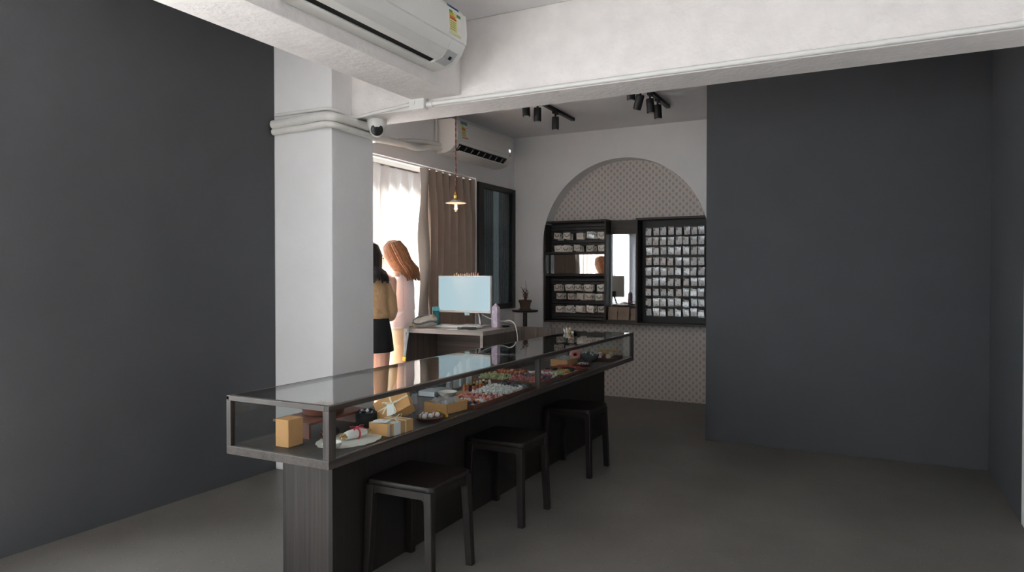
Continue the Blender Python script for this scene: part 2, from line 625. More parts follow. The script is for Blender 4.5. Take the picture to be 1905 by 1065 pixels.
# windows
def window(n, label, y0, y1, z0, z1, x, fw, material, mull=0, trans=()):
    o = MB()
    o.box(x, x + .05, y0, y1, z0, z0 + fw).box(x, x + .05, y0, y1, z1 - fw, z1)
    o.box(x, x + .05, y0, y0 + fw, z0 + fw, z1 - fw).box(x, x + .05, y1 - fw, y1, z0 + fw, z1 - fw)
    f = struct(o.build('window_%d' % n, material), label)
    for i in range(mull):
        yc = y0 + (y1 - y0) * (i + 1) / (mull + 1)
        sub('mullion', f, material, lambda m: m.box(x, x + .05, yc - .02, yc + .02, z0 + fw, z1 - fw))
    for i in range(mull + 1):
        a = y0 + (y1 - y0) * i / (mull + 1) + (.02 if i else fw)
        b = y0 + (y1 - y0) * (i + 1) / (mull + 1) - (.02 if i < mull else fw)
        sub('pane', f, 'window_glass', lambda m: m.box(x + .02, x + .026, a, b, z0 + fw, z1 - fw))
    return f


window(1, 'white framed window behind the curtains', *W1, XL - .19, .05, 'white_plastic', 2)
window(3, 'wide white framed window beside the viewer', *W3, XL - .19, .05, 'white_plastic', 3)
window(5, 'unseen white framed window added in the side wall for light', *W5, XR + .14, .05, 'white_plastic', 2)
o = MB()
o.box(-3.6, -2.1, YF - .19, YF - .14, .8, .85).box(-3.6, -2.1, YF - .19, YF - .14, 2.25, 2.3)
for x in (-3.6, -2.875, -2.15):
    o.box(x, x + .05, YF - .19, YF - .14, .85, 2.25)
f = struct(o.build('window_4', 'white_plastic'), 'white framed window behind the viewer')
for a, b in ((-3.55, -2.875), (-2.825, -2.15)):
    sub('pane', f, 'window_glass', lambda m: m.box(a, b, YF - .17, YF - .164, .85, 2.25))

# dark framed reeded glass window in the corner
y0, y1, z0, z1 = W2
o = MB()
x0, x1 = XL - .03, XL + .022
o.box(x0, x1, y0 - .012, y0 + .105, z0, z1).box(x0, x1, y1 - .075, y1, z0, z1)
o.box(x0, x1, y0 + .105, y1 - .075, z1 - .055, z1).box(x0, x1, y0 + .105, y1 - .075, z0, z0 + .06)
f = struct(o.build('window_2', 'black_metal', bevel=.003), 'dark framed reeded glass window in the corner')
ya, yb = y0 + .105, y1 - .075
nr = 14
poly = []
for i in range(nr):
    for k in range(6):
        s = k / 6
        poly.append((ya + (yb - ya) * (i + s) / nr, 0.008 * math.sin(math.pi * s)))
m = MB()
for z in range(1):
    pts = poly + [(yb, 0)]
    front = [(XL - .012 + d, y) for y, d in pts]
    ring0 = [(x, y, z0 + .06) for x, y in front] + [(XL - .02, yb, z0 + .06), (XL - .02, ya, z0 + .06)]
    ring1 = [(x, y, z1 - .055) for x, y, _ in ring0]
    m.loft([ring0, ring1], True)
m.build('pane', 'reeded_glass', f, smooth=True)


# ------------------------------------------------------------------ curtains
def curtain_mesh(y0, y1, x, ztop, zbot, folds, amp, ny, nz, seed, scal=0.0, ph=0.0):
    r = random.Random(seed)
    wob = [(r.uniform(.6, 1.4), r.uniform(0, 6.28)) for _ in range(6)]
    m = MB()
    vs, fs = [], []
    for j in range(nz + 1):
        s = j / nz
        zt = ztop + (zbot - ztop) * s
        open_ = min(1, .35 + s * 3.2)
        for i in range(ny + 1):
            u = i / ny
            p = u * folds * 2 * math.pi + ph + .5 * math.sin(u * 9 + wob[0][1]) + .35 * math.sin(u * 23 + wob[1][1]) * min(1, s * 2)
            f = math.sin(p) + .28 * math.sin(2 * p + wob[2][1] + 1.5 * s)
            pinch = max(0.0, 1 - s * 9) * .35 * math.sin(p * 3)
            xx = x + amp * open_ * f + amp * .6 * pinch + .01 * math.sin(u * 7 + s * 3)
            yy = y0 + (y1 - y0) * u + .006 * math.sin(3 * p)
            z = zt + (scal * math.cos(p) if j == 0 else 0)
            vs.append((xx, yy, z))
    for j in range(nz):
        for i in range(ny):
            a = j * (ny + 1) + i
            fs.append((a, a + 1, a + ny + 2, a + ny + 1))
    m.add(vs, fs)
    return m


cs = thing('sheer_curtain', 'bright backlit cream sheer curtain behind the two people', 'curtain', (-3.72, 4.7, .3))
o = curtain_mesh(4.50, 5.46, -3.72, 2.305, .30, 6, .036, 240, 26, 3).build('fabric', 'sheer_cloth', cs, smooth=True, recalc=False)
sub('heading_tape', cs, 'sheer_cloth', lambda m: m.box(-3.722, -3.716, 4.50, 5.46, 2.295, 2.31))
cd = thing('blackout_curtain', 'taupe pleated blackout curtain behind the monitor', 'curtain', (-3.70, 5.8, .3))
curtain_mesh(5.40, 6.305, -3.705, 2.352, .30, 7, .046, 220, 30, 5, .010).build('fabric', 'curtain_taupe', cd, smooth=True, recalc=False)
m = MB()
vs, fs = [], []
for j in range(31):
    s = j / 30
    for i in range(9):
        u = i / 8
        vs.append((-3.66 + .03 * math.sin(u * 3.1) + .012 * math.sin(s * 14 + u * 3), 5.27 - .03 * s + (.14 + .05 * s) * u + .008 * math.sin(s * 17), 2.34 + (.32 - 2.34) * s))
for j in range(30):
    for i in range(8):
        a = j * 9 + i
        fs.append((a, a + 1, a + 10, a + 9))
m.add(vs, fs)
o = m.build('lining', 'curtain_lining', cd, smooth=True, recalc=False)
o['label'] = 'pale grey turned-over lining edge'
ct = thing('curtain_track', 'slim white curtain track under the window lintel', 'track', (-3.71, 5.18, 2.355))
sub('rail', ct, 'white_plastic', lambda m: m.box(-3.722, -3.702, 4.06, 6.30, 2.357, 2.37))


# ------------------------------------------------------------------ air conditioners
def ac(label, x, y0, y1, z0, near):
    """split unit on a wall at x, blowing towards +x"""
    t = thing('air_conditioner', label, 'air conditioner', (x, (y0 + y1) / 2, z0))
    h = .325
    full = [(0, h), (.165, h), (.2, h - .012), (.222, h - .06), (.228, .17), (.222, .11), (.20, .065), (.16, .025), (.10, .004), (.03, 0), (0, 0)]
    if near:
        notch = full[:6] + [(.20, .065), (.192, .055), (.13, .085), (.07, .055), (.085, .002), (.03, 0), (0, 0)]
    else:
        notch = full[:5] + [(.222, .112), (.212, .092), (.14, .10), (.10, .06), (.135, .014), (.10, .004), (.03, 0), (0, 0)]
    m = MB()
    for a, b, pr in ((y0, y0 + .07, full), (y0 + .07, y1 - (.15 if near else .09), notch), (y1 - (.15 if near else .09), y1, full)):
        m.prism([(x + u, z0 + w_) for u, w_ in pr], a, b, 'y')
    m.build('housing', 'white_plastic', t, smooth=True, bevel=.004)
    ya, yb = y0 + .07, y1 - (.15 if near else .09)
    if near:
        sub('air_outlet', t, 'dark_void', lambda q: q.prism([(x + .082, z0 + .010), (x + .075, z0 + .05), (x + .13, z0 + .08), (x + .19, z0 + .067), (x + .156, z0 + .034), (x + .118, z0 + .020)], ya + .002, yb - .002, 'y'))  # dark solid stands in for the shade inside the slot
        sub('louver', t, 'white_plastic', lambda q: q.prism([(x + .122, z0 + .0115), (x + .16, z0 + .0255), (x + .1965, z0 + .0605), (x + .192, z0 + .064), (x + .157, z0 + .031), (x + .121, z0 + .018)], ya + .003, yb - .002, 'y'))
        sub('front_panel', t, 'white_plastic', lambda q: q.prism([(x + .2, z0 + .30), (x + .229, z0 + .28), (x + .236, z0 + .17), (x + .231, z0 + .12), (x + .222, z0 + .115)], y0 + .004, y1 - .004, 'y'), smooth=True)
        sp = sub('sensor_window', t, 'grey_plastic', lambda q: q.prism([(x + .112, z0 + .0055), (x + .161, z0 + .023), (x + .2, z0 + .0615), (x + .19, z0 + .066), (x + .155, z0 + .033), (x + .112, z0 + .014)], yb + .003, y1 - .045, 'y'))
        sub('sensor', sp, 'black_plastic', lambda q: q.obox((x + .170, y1 - .085, z0 + .033), (.020, .022, .008), (0, R(-43), 0)))
    else:
        sub('air_outlet', t, 'dark_void', lambda q: q.prism([(x + .14, z0 + .098), (x + .205, z0 + .088), (x + .16, z0 + .04), (x + .115, z0 + .045)], ya + .002, yb - .002, 'y'))  # slot filled with a dark solid in place of its shade
        for i in range(8):
            yy = ya + .06 + (yb - ya - .12) * i / 7
            sub('vane', t, 'grey_plastic', lambda q: q.prism([(x + .195, z0 + .085), (x + .203, z0 + .075), (x + .172, z0 + .045), (x + .16, z0 + .05)], yy - .028, yy - .022, 'y'))
        sub('louver', t, 'white_plastic', lambda q: q.prism([(x + .14, z0 + .012), (x + .205, z0 + .022), (x + .206, z0 + .029), (x + .14, z0 + .021)], ya + .01, yb - .01, 'y'), bevel=.002)
        sub('front_panel', t, 'white_plastic', lambda q: q.prism([(x + .195, z0 + .31), (x + .224, z0 + .27), (x + .233, z0 + .17), (x + .228, z0 + .125), (x + .218, z0 + .118)], y0 + .006, y1 - .006, 'y'), smooth=True)
        text_mesh('25', .036, 'temperature_display', 'lit_digits', t, Matrix.Translation((x + .2345, y1 - .075, z0 + .165)) @ Euler((R(90), 0, R(90))).to_matrix().to_4x4())
        sub('status_light', t, 'black_plastic', lambda q: q.box(x + .226, x + .2315, y1 - .08, y1 - .045, z0 + .124, z0 + .13))
    # energy label sticker
    if near:
        ly, lz, tilt = y1 - .185, z0 + .135, -.11
    else:
        ly, lz, tilt = y0 + .085, z0 + .145, -.10
    lx = x + (.2375 if near else .2335)
    wd, ht = .118, .165
    e = .0012

    def q_(m, u0, u1, v0, v1, k):
        def P(u, v, d):
            xx = lx - (v * ht) * .05 - (max(0, v - .75) * .05 if near else max(0, v - .55) * .03) + d
            return (xx, ly + u * wd, lz + v * ht)
        n_ = 5
        for i in range(n_):
            va, vb = v0 + (v1 - v0) * i / n_, v0 + (v1 - v0) * (i + 1) / n_
            m.add([P(u0, va, k), P(u1, va, k), P(u1, vb, k), P(u0, vb, k), P(u0, va, k - .004), P(u1, va, k - .004), P(u1, vb, k - .004), P(u0, vb, k - .004)],
                  [(0, 1, 2, 3), (4, 7, 6, 5), (0, 4, 5, 1), (3, 2, 6, 7), (0, 3, 7, 4), (1, 5, 6, 2)])
    lab = sub('energy_label', t, 'sticker_white', lambda m: q_(m, 0, 1, 0, 1, 0))
    lab['label'] = 'yellow, green and blue energy rating sticker'
    for nm, mm, u0, u1, v0, v1 in (('header', 'sticker_blue', 0, 1, .88, 1), ('title', 'sticker_navy', .1, .9, .905, .965), ('band', 'sticker_green', 0, 1, .81, .88),
                                   ('rating_field', 'sticker_yellow', 0, .62, .1, .81), ('arrow', 'sticker_green', .02, .25, .73, .79), ('arrow', 'sticker_lime', .02, .33, .67, .72),
                                   ('arrow', 'sticker_amber', .02, .41, .61, .66), ('arrow', 'sticker_orange', .02, .49, .55, .60), ('arrow', 'sticker_red', .02, .56, .49, .54),
                                   ('grade_box', 'sticker_green', .66, .98, .66, .75), ('footer', 'sticker_yellow' if near else 'sticker_orange', .05, .95, .02, .08)):
        sub(nm, lab, mm, lambda m: q_(m, u0, u1, v0, v1, e * (2 if nm in ('title', 'arrow') else 1)))
    for k in range(5):
        sub('print_line', lab, 'ink', lambda m: q_(m, .05, .5, .41 - k * .065, .42 - k * .065, e * 2))
    return t


ac('large white air conditioner on the beam nearest the viewer', -2.28, 2.2, 3.42, 2.545, True)
a2 = ac('white air conditioner above the taupe curtain', XL, 5.56, 6.70, 2.51, False)


def pipe(name, label, cat, pts, r, material, n=10):
    ps = [Vector(p) for p in pts]
    # Catmull-Rom smoothing
    out = []
    for i in range(len(ps) - 1):
        p0, p1, p2, p3 = ps[max(i - 1, 0)], ps[i], ps[i + 1], ps[min(i + 2, len(ps) - 1)]
        for k in range(8):
            t_ = k / 8
            out.append(.5 * ((2 * p1) + (p2 - p0) * t_ + (2 * p0 - 5 * p1 + 4 * p2 - p3) * t_ ** 2 + (3 * p1 - p0 - 3 * p2 + p3) * t_ ** 3))
    out.append(ps[-1])
    o = MB().tube(out, r, n).build(name, material, smooth=True)
    return tag(o, label, cat)


pipe('electrical_conduit', 'thin white conduit running along the cross beam to the pillar', 'pipe',
     [(-3.64, 3.517, 2.455), (-3.3, 3.517, 2.452), (-3.17, 3.512, 2.448), (-3.134, 3.55, 2.44), (-3.13, 3.66, 2.425), (-3.09, 3.712, 2.425), (-2.95, 3.717, 2.438), (-2.78, 3.717, 2.452), (-2.635, 3.717, 2.465)], .012, 'white_plastic')
pipe('electrical_conduit', 'white conduit along the cross beam right of the junction box', 'pipe',
     [(-2.52, 3.714, 2.445), (-2.4, 3.715, 2.446), (-1.5, 3.715, 2.447), (-.6, 3.715, 2.447), (.72, 3.715, 2.447)], .0145, 'white_plastic')
jb = thing('junction_box', 'small white square junction box on the cross beam', 'junction box', (-2.578, 3.7, 2.41))
sub('box', jb, 'white_plastic', lambda m: m.box(-2.636, -2.52, 3.675, 3.73, 2.415, 2.505), bevel=.004)
sub('knockout', jb, 'white_plastic', lambda m: m.cyl((-2.60, 3.671, 2.46), (-2.60, 3.676, 2.46), .014))
sub('coupling', jb, 'white_plastic', lambda m: m.cyl((-2.522, 3.714, 2.445), (-2.475, 3.714, 2.445), .019))
pipe('refrigerant_pipe', 'fat white wrapped pipe bending round the pillar top', 'pipe',
     [(-3.64, 3.495, 2.385), (-3.35, 3.495, 2.392), (-3.2, 3.49, 2.396), (-3.115, 3.51, 2.39), (-3.105, 3.62, 2.388), (-3.11, 3.8, 2.388), (-3.13, 3.97, 2.385), (-3.25, 4.06, 2.39), (-3.45, 4.12, 2.42), (-3.60, 4.22, 2.45), (-3.625, 4.45, 2.474), (-3.625, 4.95, 2.50)], .030, 'pipe_wrap', 14)
pipe('refrigerant_pipe', 'lower wrapped white pipe under the fat pipe on the pillar', 'pipe',
     [(-3.64, 3.497, 2.335), (-3.35, 3.497, 2.34), (-3.2, 3.49, 2.342), (-3.12, 3.51, 2.338), (-3.115, 3.64, 2.335), (-3.118, 3.8, 2.332), (-3.13, 3.95, 2.328), (-3.22, 4.03, 2.335), (-3.4, 4.08, 2.36), (-3.60, 4.17, 2.39), (-3.635, 4.4, 2.42)], .022, 'pipe_wrap', 12)
pipe('refrigerant_pipe', 'white drain pipe curving along the wall into the far air conditioner', 'pipe',
     [(-3.628, 4.9, 2.497), (-3.625, 5.02, 2.500), (-3.627, 5.13, 2.495), (-3.63, 5.25, 2.512), (-3.63, 5.4, 2.545), (-3.625, 5.56, 2.558)], .026, 'pipe_wrap', 12)
pipe('refrigerant_pipe', 'upper white pipe stub entering the far air conditioner', 'pipe',
     [(-3.632, 4.93, 2.525), (-3.635, 5.1, 2.553), (-3.635, 5.3, 2.58), (-3.63, 5.56, 2.592)], .018, 'pipe_wrap', 10)
pipe('refrigerant_pipe', 'vertical white pipe on the wall left of the far air conditioner', 'pipe',
     [(-3.648, 5.53, 2.62), (-3.648, 5.53, 2.75), (-3.648, 5.53, 2.93)], .012, 'pipe_wrap', 8)
pipe('wall_bracket_pipe', 'short white pipe on the wall beyond the far air conditioner', 'pipe',
     [(-3.635, 6.70, 2.74), (-3.635, 6.85, 2.742), (-3.635, 7.0, 2.742)], .014, 'pipe_wrap', 8)

# dome camera under the cross beam
dc = thing('security_camera', 'white dome security camera with black lens under the beam', 'camera', (-3.045, 3.87, 2.365))
sub('mount', dc, 'white_plastic', lambda m: m.lathe([(.070, 2.43), (.070, 2.41), (.062, 2.385), (.052, 2.36)], (-3.045, 3.87, 0), 32), smooth=True)
dv = (Vector((0, 0, 1.35)) - Vector((-3.045, 3.87, 2.36))).normalized()
ct_ = Vector((-3.045, 3.87, 2.365))
sub('ball', dc, 'white_plastic', lambda m: m.ell(ct_, .053, .053, .053, 24, 16), smooth=True)
ln = sub('lens', dc, 'black_plastic', lambda m: m.lathe([(.042, .0), (.042, .047), (.036, .052), (0, .054)], ct_, 28, dv), smooth=True)
sub('lens_ring', ln, 'dark_void', lambda m: m.lathe([(.020, .05), (.020, .057), (.010, .058), (0, .058)], ct_, 20, dv), smooth=True)


# ------------------------------------------------------------------ ceiling track lights
def track(label, x, y0, y1, heads):
    t = thing('track_light', label, 'track light', (x, (y0 + y1) / 2, ZC))
    sub('rail', t, 'black_metal', lambda m: m.box(x - .018, x + .018, y0, y1, ZC - .03, ZC), bevel=.002)
    for (y, tx, ty, hz) in heads:
        h = sub('lamp_head', t, 'black_metal', lambda m: None or m.lathe([(.033, -.06), (.034, -.055), (.034, .055), (.030, .06)], (x + tx * .05, y + ty * .05, hz), 24, (tx, ty, -1)), smooth=True)
        sub('adapter', h, 'black_metal', lambda m: m.box(x - .014, x + .014, y - .045, y + .045, ZC - .052, ZC - .028))
        sub('stem', h, 'black_metal', lambda m: m.cyl((x, y, ZC - .05), (x + tx * .0, y + ty * .0, hz + .04), .009, None, 10))
        sub('lamp_face', h, 'grey_plastic', lambda m: m.lathe([(.024, .0585), (.024, .0615), (0, .0615)], (x + tx * .05, y + ty * .05, hz), 20, (tx, ty, -1)))


track('black ceiling track with three spotlights above the plant corner', -2.66, 5.2, 6.53, [(5.44, .1, -.1, 2.79), (5.68, 0, 0, 2.80), (6.08, 0, 0, 2.80)])
track('black ceiling track with four spotlights right of the arch top', -1.67, 5.1, 6.44, [(5.30, 0, 0, 2.79), (5.55, -.35, .25, 2.775), (5.83, .08, 0, 2.80), (6.07, .06, 0, 2.80)])

# ------------------------------------------------------------------ pendant lamp
px, py = -3.075, 4.955
pl = thing('pendant_lamp', 'small enamel pendant lamp with glowing bulb on red twisted cord', 'lamp', (px, py, 1.89))
sub('ceiling_rose', pl, 'brass', lambda m: m.lathe([(.05, ZC), (.05, ZC - .015), (.015, ZC - .03)], (px, py, 0), 20), smooth=True)
m = MB()
for k in range(2):
    m.tube([(px + .0028 * math.cos(i * .55 + k * math.pi), py + .0028 * math.sin(i * .55 + k * math.pi), ZC - .02 - i * .0085) for i in range(103)], .0032, 6)
m.build('cord', 'cord_red', pl, smooth=True)
sub('socket', pl, 'brass', lambda m: m.lathe([(.006, 2.06), (.011, 2.052), (.011, 2.035), (.016, 2.03), (.019, 2.018), (.016, 2.008), (.017, 1.995), (.024, 1.99), (.036, 1.978), (.038, 1.972)], (px, py, 0), 24), smooth=True)
sub('shade', pl, 'enamel_grey', lambda m: m.lathe([(.034, 1.982), (.05, 1.972), (.07, 1.962), (.086, 1.958), (.0865, 1.9555), (.07, 1.958), (.05, 1.967), (.034, 1.976)], (px, py, 0), 40), smooth=True)
bl = sub('bulb', pl, 'bulb_glass', lambda m: m.lathe([(.012, 1.968), (.014, 1.955), (.019, 1.935), (.0235, 1.915), (.022, 1.9), (.014, 1.89), (.001, 1.887)], (px, py, 0), 20), smooth=True)
m = MB()
for k in range(6):
    a = k * math.pi / 3
    m.tube([(px + .006 * math.cos(a), py + .006 * math.sin(a), 1.95), (px + .011 * math.cos(a + .3), py + .011 * math.sin(a + .3), 1.905)], .0022, 5)
m.build('filament', 'filament', bl)
ld = bpy.data.lights.new('bulb_light', 'POINT')
ld.energy = 1.2
ld.color = (1, .62, .32)
ld.shadow_soft_size = .02
lo = bpy.data.objects.new('bulb_light', ld)
lo.location = (px, py, 1.875)
COL.objects.link(lo)

# ------------------------------------------------------------------ counter and display case
CX0, CX1, CY0, CY1, CZ0, CZ1 = -2.285, -1.75, 1.94, 5.64, .635, .870
CF = .668                                   # inside floor of the case
cb = thing('counter_base', 'dark wood counter base carrying the glass display case', 'counter', (-2.14, 3.93, 0))
sub('front_panel', cb, 'base_dark', lambda m: m.box(-2.02, -2.0, 2.237, 5.62, 0, CZ0))
sub('end_panel', cb, 'end_wood', lambda m: m.box(-2.262, -2.02, 2.237, 2.257, 0, CZ0))
sub('end_panel', cb, 'base_dark', lambda m: m.box(-2.262, -2.02, 5.60, 5.62, 0, CZ0))
sub('back_panel', cb, 'base_dark', lambda m: m.box(-2.282, -2.262, 2.237, 5.62, 0, CZ0))
dcs = thing('display_case', 'long low glass display case with dark wood frame on the counter', 'display case', ((CX0 + CX1) / 2, (CY0 + CY1) / 2, CZ0))
sub('bottom_panel', dcs, 'walnut_y', lambda m: m.box(CX0, CX1, CY0, CY1, CZ0, CF), bevel=.002)
sub('front_rail', dcs, 'walnut_y', lambda m: m.box(CX1 - .022, CX1 + .001, CY0, CY1, CZ1 - .020, CZ1), bevel=.002)
sub('back_rail', dcs, 'walnut_y', lambda m: m.box(CX0, CX0 + .016, CY0, CY1, CZ1 - .018, CZ1 - .001), bevel=.002)
for y in (CY0, CY1 - .022):
    sub('end_rail', dcs, 'walnut_x', lambda m: m.box(CX0, CX1 - .022, y, y + .022, CZ1 - .020, CZ1), bevel=.002)
YM = 3.775
sub('glass_channel', dcs, 'chrome', lambda m: m.box(CX1 - .009, CX1 - .003, CY0 + .038, CY1 - .024, CF, CF + .005))
for y0_, y1_ in ((CY0, CY0 + .038), (YM - .014, YM + .014), (CY1 - .024, CY1)):
    sub('post', dcs, 'walnut_v', lambda m: m.box(CX1 - .03, CX1 + .001, y0_, y1_, CF, CZ1 - .02), bevel=.002)
for y0_ in (CY0, CY1 - .024):
    sub('post', dcs, 'walnut_v', lambda m: m.box(CX0, CX0 + .024, y0_, y0_ + .024, CF, CZ1 - .02), bevel=.002)
sub('cross_bar', dcs, 'walnut_x', lambda m: m.box(CX0 + .016, CX1 - .022, YM - .008, YM + .008, CZ1 - .014, CZ1 - .0055))
for a, b in ((CY0 + .022, YM - .002), (YM + .002, CY1 - .022)):
    sub('top_glass', dcs, 'clear_glass', lambda m: m.box(CX0 + .016, CX1 - .022, a, b, CZ1 - .0055, CZ1 - .0005))
for a, b in ((CY0 + .038, YM - .014), (YM + .014, CY1 - .024)):
    sub('front_glass', dcs, 'clear_glass', lambda m: m.box(CX1 - .014, CX1 - .010, a, b, CF, CZ1 - .02))
    sub('back_glass', dcs, 'clear_glass', lambda m: m.box(CX0 + .006, CX0 + .010, a, b, CF, CZ1 - .018))
for y in (CY0 + .01, CY1 - .014):
    sub('end_glass', dcs, 'clear_glass', lambda m: m.box(CX0 + .024, CX1 - .03, y, y + .004, CF, CZ1 - .02))


# ------------------------------------------------------------------ stools
def stool(label, cx, cy, rz):
    t = thing('wooden_stool', label, 'stool', (cx, cy, 0), 'stools in front of the counter', rz, True)
    s = .172
    n = 6
    prof = []
    for qx, qy in ((1, 1), (-1, 1), (-1, -1), (1, -1)):
        a0 = {(1, 1): 0, (-1, 1): 90, (-1, -1): 180, (1, -1): 270}[(qx, qy)]
        for k in range(n + 1):
            a = R(a0 + 90 * k / n)
            prof.append((qx * (s - .03) + .03 * math.cos(a), qy * (s - .03) + .03 * math.sin(a)))
    seat = MB()
    rings = []
    for z, k in ((.425, .985), (.428, 1.0), (.446, 1.0), (.45, .985)):
        rings.append([(x * k, y * k, z) for x, y in prof])
    seat.loft(rings, True).build('seat', 'stool_wood', t, smooth=True)
    for qx in (1, -1):
        for qy in (1, -1):
            m = MB()
            ft, tp = .156, .150
            rr = []
            for z, c, w_ in ((0, ft + .012, .017), (.36, tp + .004, .019), (.426, tp, .021)):
                rr.append([(qx * c + a * w_, qy * c + b * w_, z) for a, b in ((1, 1), (-1, 1), (-1, -1), (1, -1))])
            m.loft(rr, True).build('leg', 'stool_wood', t, bevel=.004)
            # gusset plates that widen the leg towards the seat
            m = MB()
            m.prism([(qx * .15, .426), (qx * .06, .426), (qx * .13, .385), (qx * .155, .33)], qy * .158 - .007, qy * .158 + .007, 'y')
            m.build('gusset', 'stool_wood', t)
            m = MB()
            m.prism([(qy * .15, .426), (qy * .06, .426), (qy * .13, .385), (qy * .155, .33)], qx * .158 - .007, qx * .158 + .007, 'x')
            m.build('gusset', 'stool_wood', t)
    for q in (1, -1):
        sub('apron', t, 'stool_wood', lambda m: m.box(-.15, .15, q * .158 - .008, q * .158 + .008, .392, .426))
        sub('apron', t, 'stool_wood', lambda m: m.box(q * .158 - .008, q * .158 + .008, -.15, .15, .392, .426))
    return t


stool('dark square wooden stool nearest the viewer at the counter', -1.808, 2.60, R(0.6))
stool('middle one of the three dark wooden counter stools', -1.808, 3.47, R(0))
stool('dark wooden stool farthest along the counter, beside the patterned wall', -1.808, 4.49, R(-0.6))

# ------------------------------------------------------------------ desk and partition
DX0, DX1, DY0, DY1, DZ = -3.53, -2.75, 4.84, 5.48, .90
dk_ = thing('computer_desk', 'grey brown wood desk with open kneehole under the monitor', 'desk', ((DX0 + DX1) / 2, 5.16, 0))
sub('desktop', dk_, 'desk_lit_x', lambda m: m.box(DX0, DX1, DY0, DY1, DZ - .036, DZ), bevel=.002)
sub('side_panel', dk_, 'desk_v', lambda m: m.box(DX0, DX0 + .026, DY0, DY1, -.0935, DZ - .036), bevel=.002)
sub('side_panel', dk_, 'desk_v', lambda m: m.box(DX1 - .026, DX1, DY0, DY1, -.0935, DZ - .036), bevel=.002)
for xa in (DX0, DX1 - .026):
    sub('lit_edge', dk_, 'desk_lit_x', lambda m: m.box(xa, xa + .026, DY0 - .001, DY0 + .001, -.0935, DZ - .036))  # paler laminate edge, with front light put into its colour
sub('back_panel', dk_, 'walnut_x', lambda m: m.box(DX0 + .026, DX1 - .026, DY1 - .16, DY1 - .14, -.0935, DZ - .036))
o = MB().box(-3.05, CX0 - .004, 5.50, 5.54, 0, .895).build('low_partition', 'desk_v', bevel=.002)
tag(o, 'low wood grain partition between the desk and the display case', 'partition')

# ------------------------------------------------------------------ monitor and desk things
mx0, mx1, mz0, mz1, my = -3.478, -2.935, 1.018, 1.348, 5.30
mo = thing('computer_monitor', 'white framed computer monitor showing a blank pale blue screen', 'monitor', (-3.2, 5.3, DZ))
sub('casing', mo, 'white_plastic', lambda m: m.box(mx0, mx1, my, my + .035, mz0, mz1), bevel=.004)
sub('screen', mo, 'screen', lambda m: m.box(mx0 + .007, mx1 - .007, my - .0015, my + .002, mz0 + .022, mz1 - .007))
sub('chin', mo, 'white_plastic', lambda m: m.box(mx0 + .002, mx1 - .002, my - .003, my + .002, mz0 + .001, mz0 + .019), bevel=.001)
sub('stand_neck', mo, 'chrome', lambda m: m.tube([(-3.09, my + .075, mz0 + .03), (-3.075, my + .055, 1.0), (-3.05, my + .03, .912)], [.013, .013, .013], 10), smooth=True)
sub('stand_arm', mo, 'black_plastic', lambda m: m.box(-3.12, -3.06, my + .034, my + .09, mz0 + .005, mz0 + .09))
sub('stand_base', mo, 'white_plastic', lambda m: m.box(-3.25, -3.0, my - .06, my + .12, DZ, DZ + .010), bevel=.004)
mat('note_blue', srgb(186, 222, 226), .7)
o = MB().box(-3.195, -3.145, my - .007, my - .003, mz0 - .022, mz0 + .008).build('sticky_note', 'note_blue')
tag(o, 'small pale blue sticky tab on the lower monitor edge', 'note')
# little figures along the monitor's top edge
FC = [(srgb(214, 160, 130), srgb(120, 60, 50)), (srgb(210, 200, 70), srgb(226, 216, 150)), (srgb(230, 226, 216), srgb(40, 42, 60)), (srgb(216, 170, 150), srgb(110, 60, 60)),
      (srgb(200, 140, 116), srgb(46, 48, 74)), (srgb(220, 210, 206), srgb(90, 54, 54)), (srgb(214, 176, 110), srgb(176, 150, 100)), (srgb(206, 170, 160), srgb(140, 40, 44)),
      (srgb(222, 186, 140), srgb(190, 170, 140)), (srgb(226, 190, 186), srgb(190, 110, 116)), (srgb(210, 150, 130), srgb(180, 80, 50)), (srgb(226, 196, 188), srgb(186, 60, 60))]
FN = ['brown', 'yellow', 'dark navy', 'maroon', 'slate blue', 'dark plum', 'sandy', 'crimson', 'beige', 'pink', 'orange red', 'bright red']
for i, (cb_, ch_) in enumerate(FC):
    x = -3.315 + i * .0222
    y = my + .018
    t = thing('toy_figure', 'tiny toy figure with %s cap, %s from the left on the monitor' % (FN[i], ORD[i]), 'figurine', (x, y, mz1), 'tiny figures on the monitor')
    mat('figure_body_%d' % i, cb_, .6)
    mat('figure_cap_%d' % i, ch_, .6)
    sub('body', t, 'figure_body_%d' % i, lambda m: m.lathe([(.0065, mz1), (.007, mz1 + .004), (.0045, mz1 + .013)], (x, y, 0), 10), smooth=True)
    sub('head', t, 'pink_skin', lambda m: m.ell((x, y, mz1 + .017), .0062, .0062, .0062, 10, 8), smooth=True)
    sub('cap', t, 'figure_cap_%d' % i, lambda m: m.lathe([(.0072, mz1 + .018), (.0070, mz1 + .023), (.003, mz1 + .028)], (x, y, 0), 10), smooth=True)

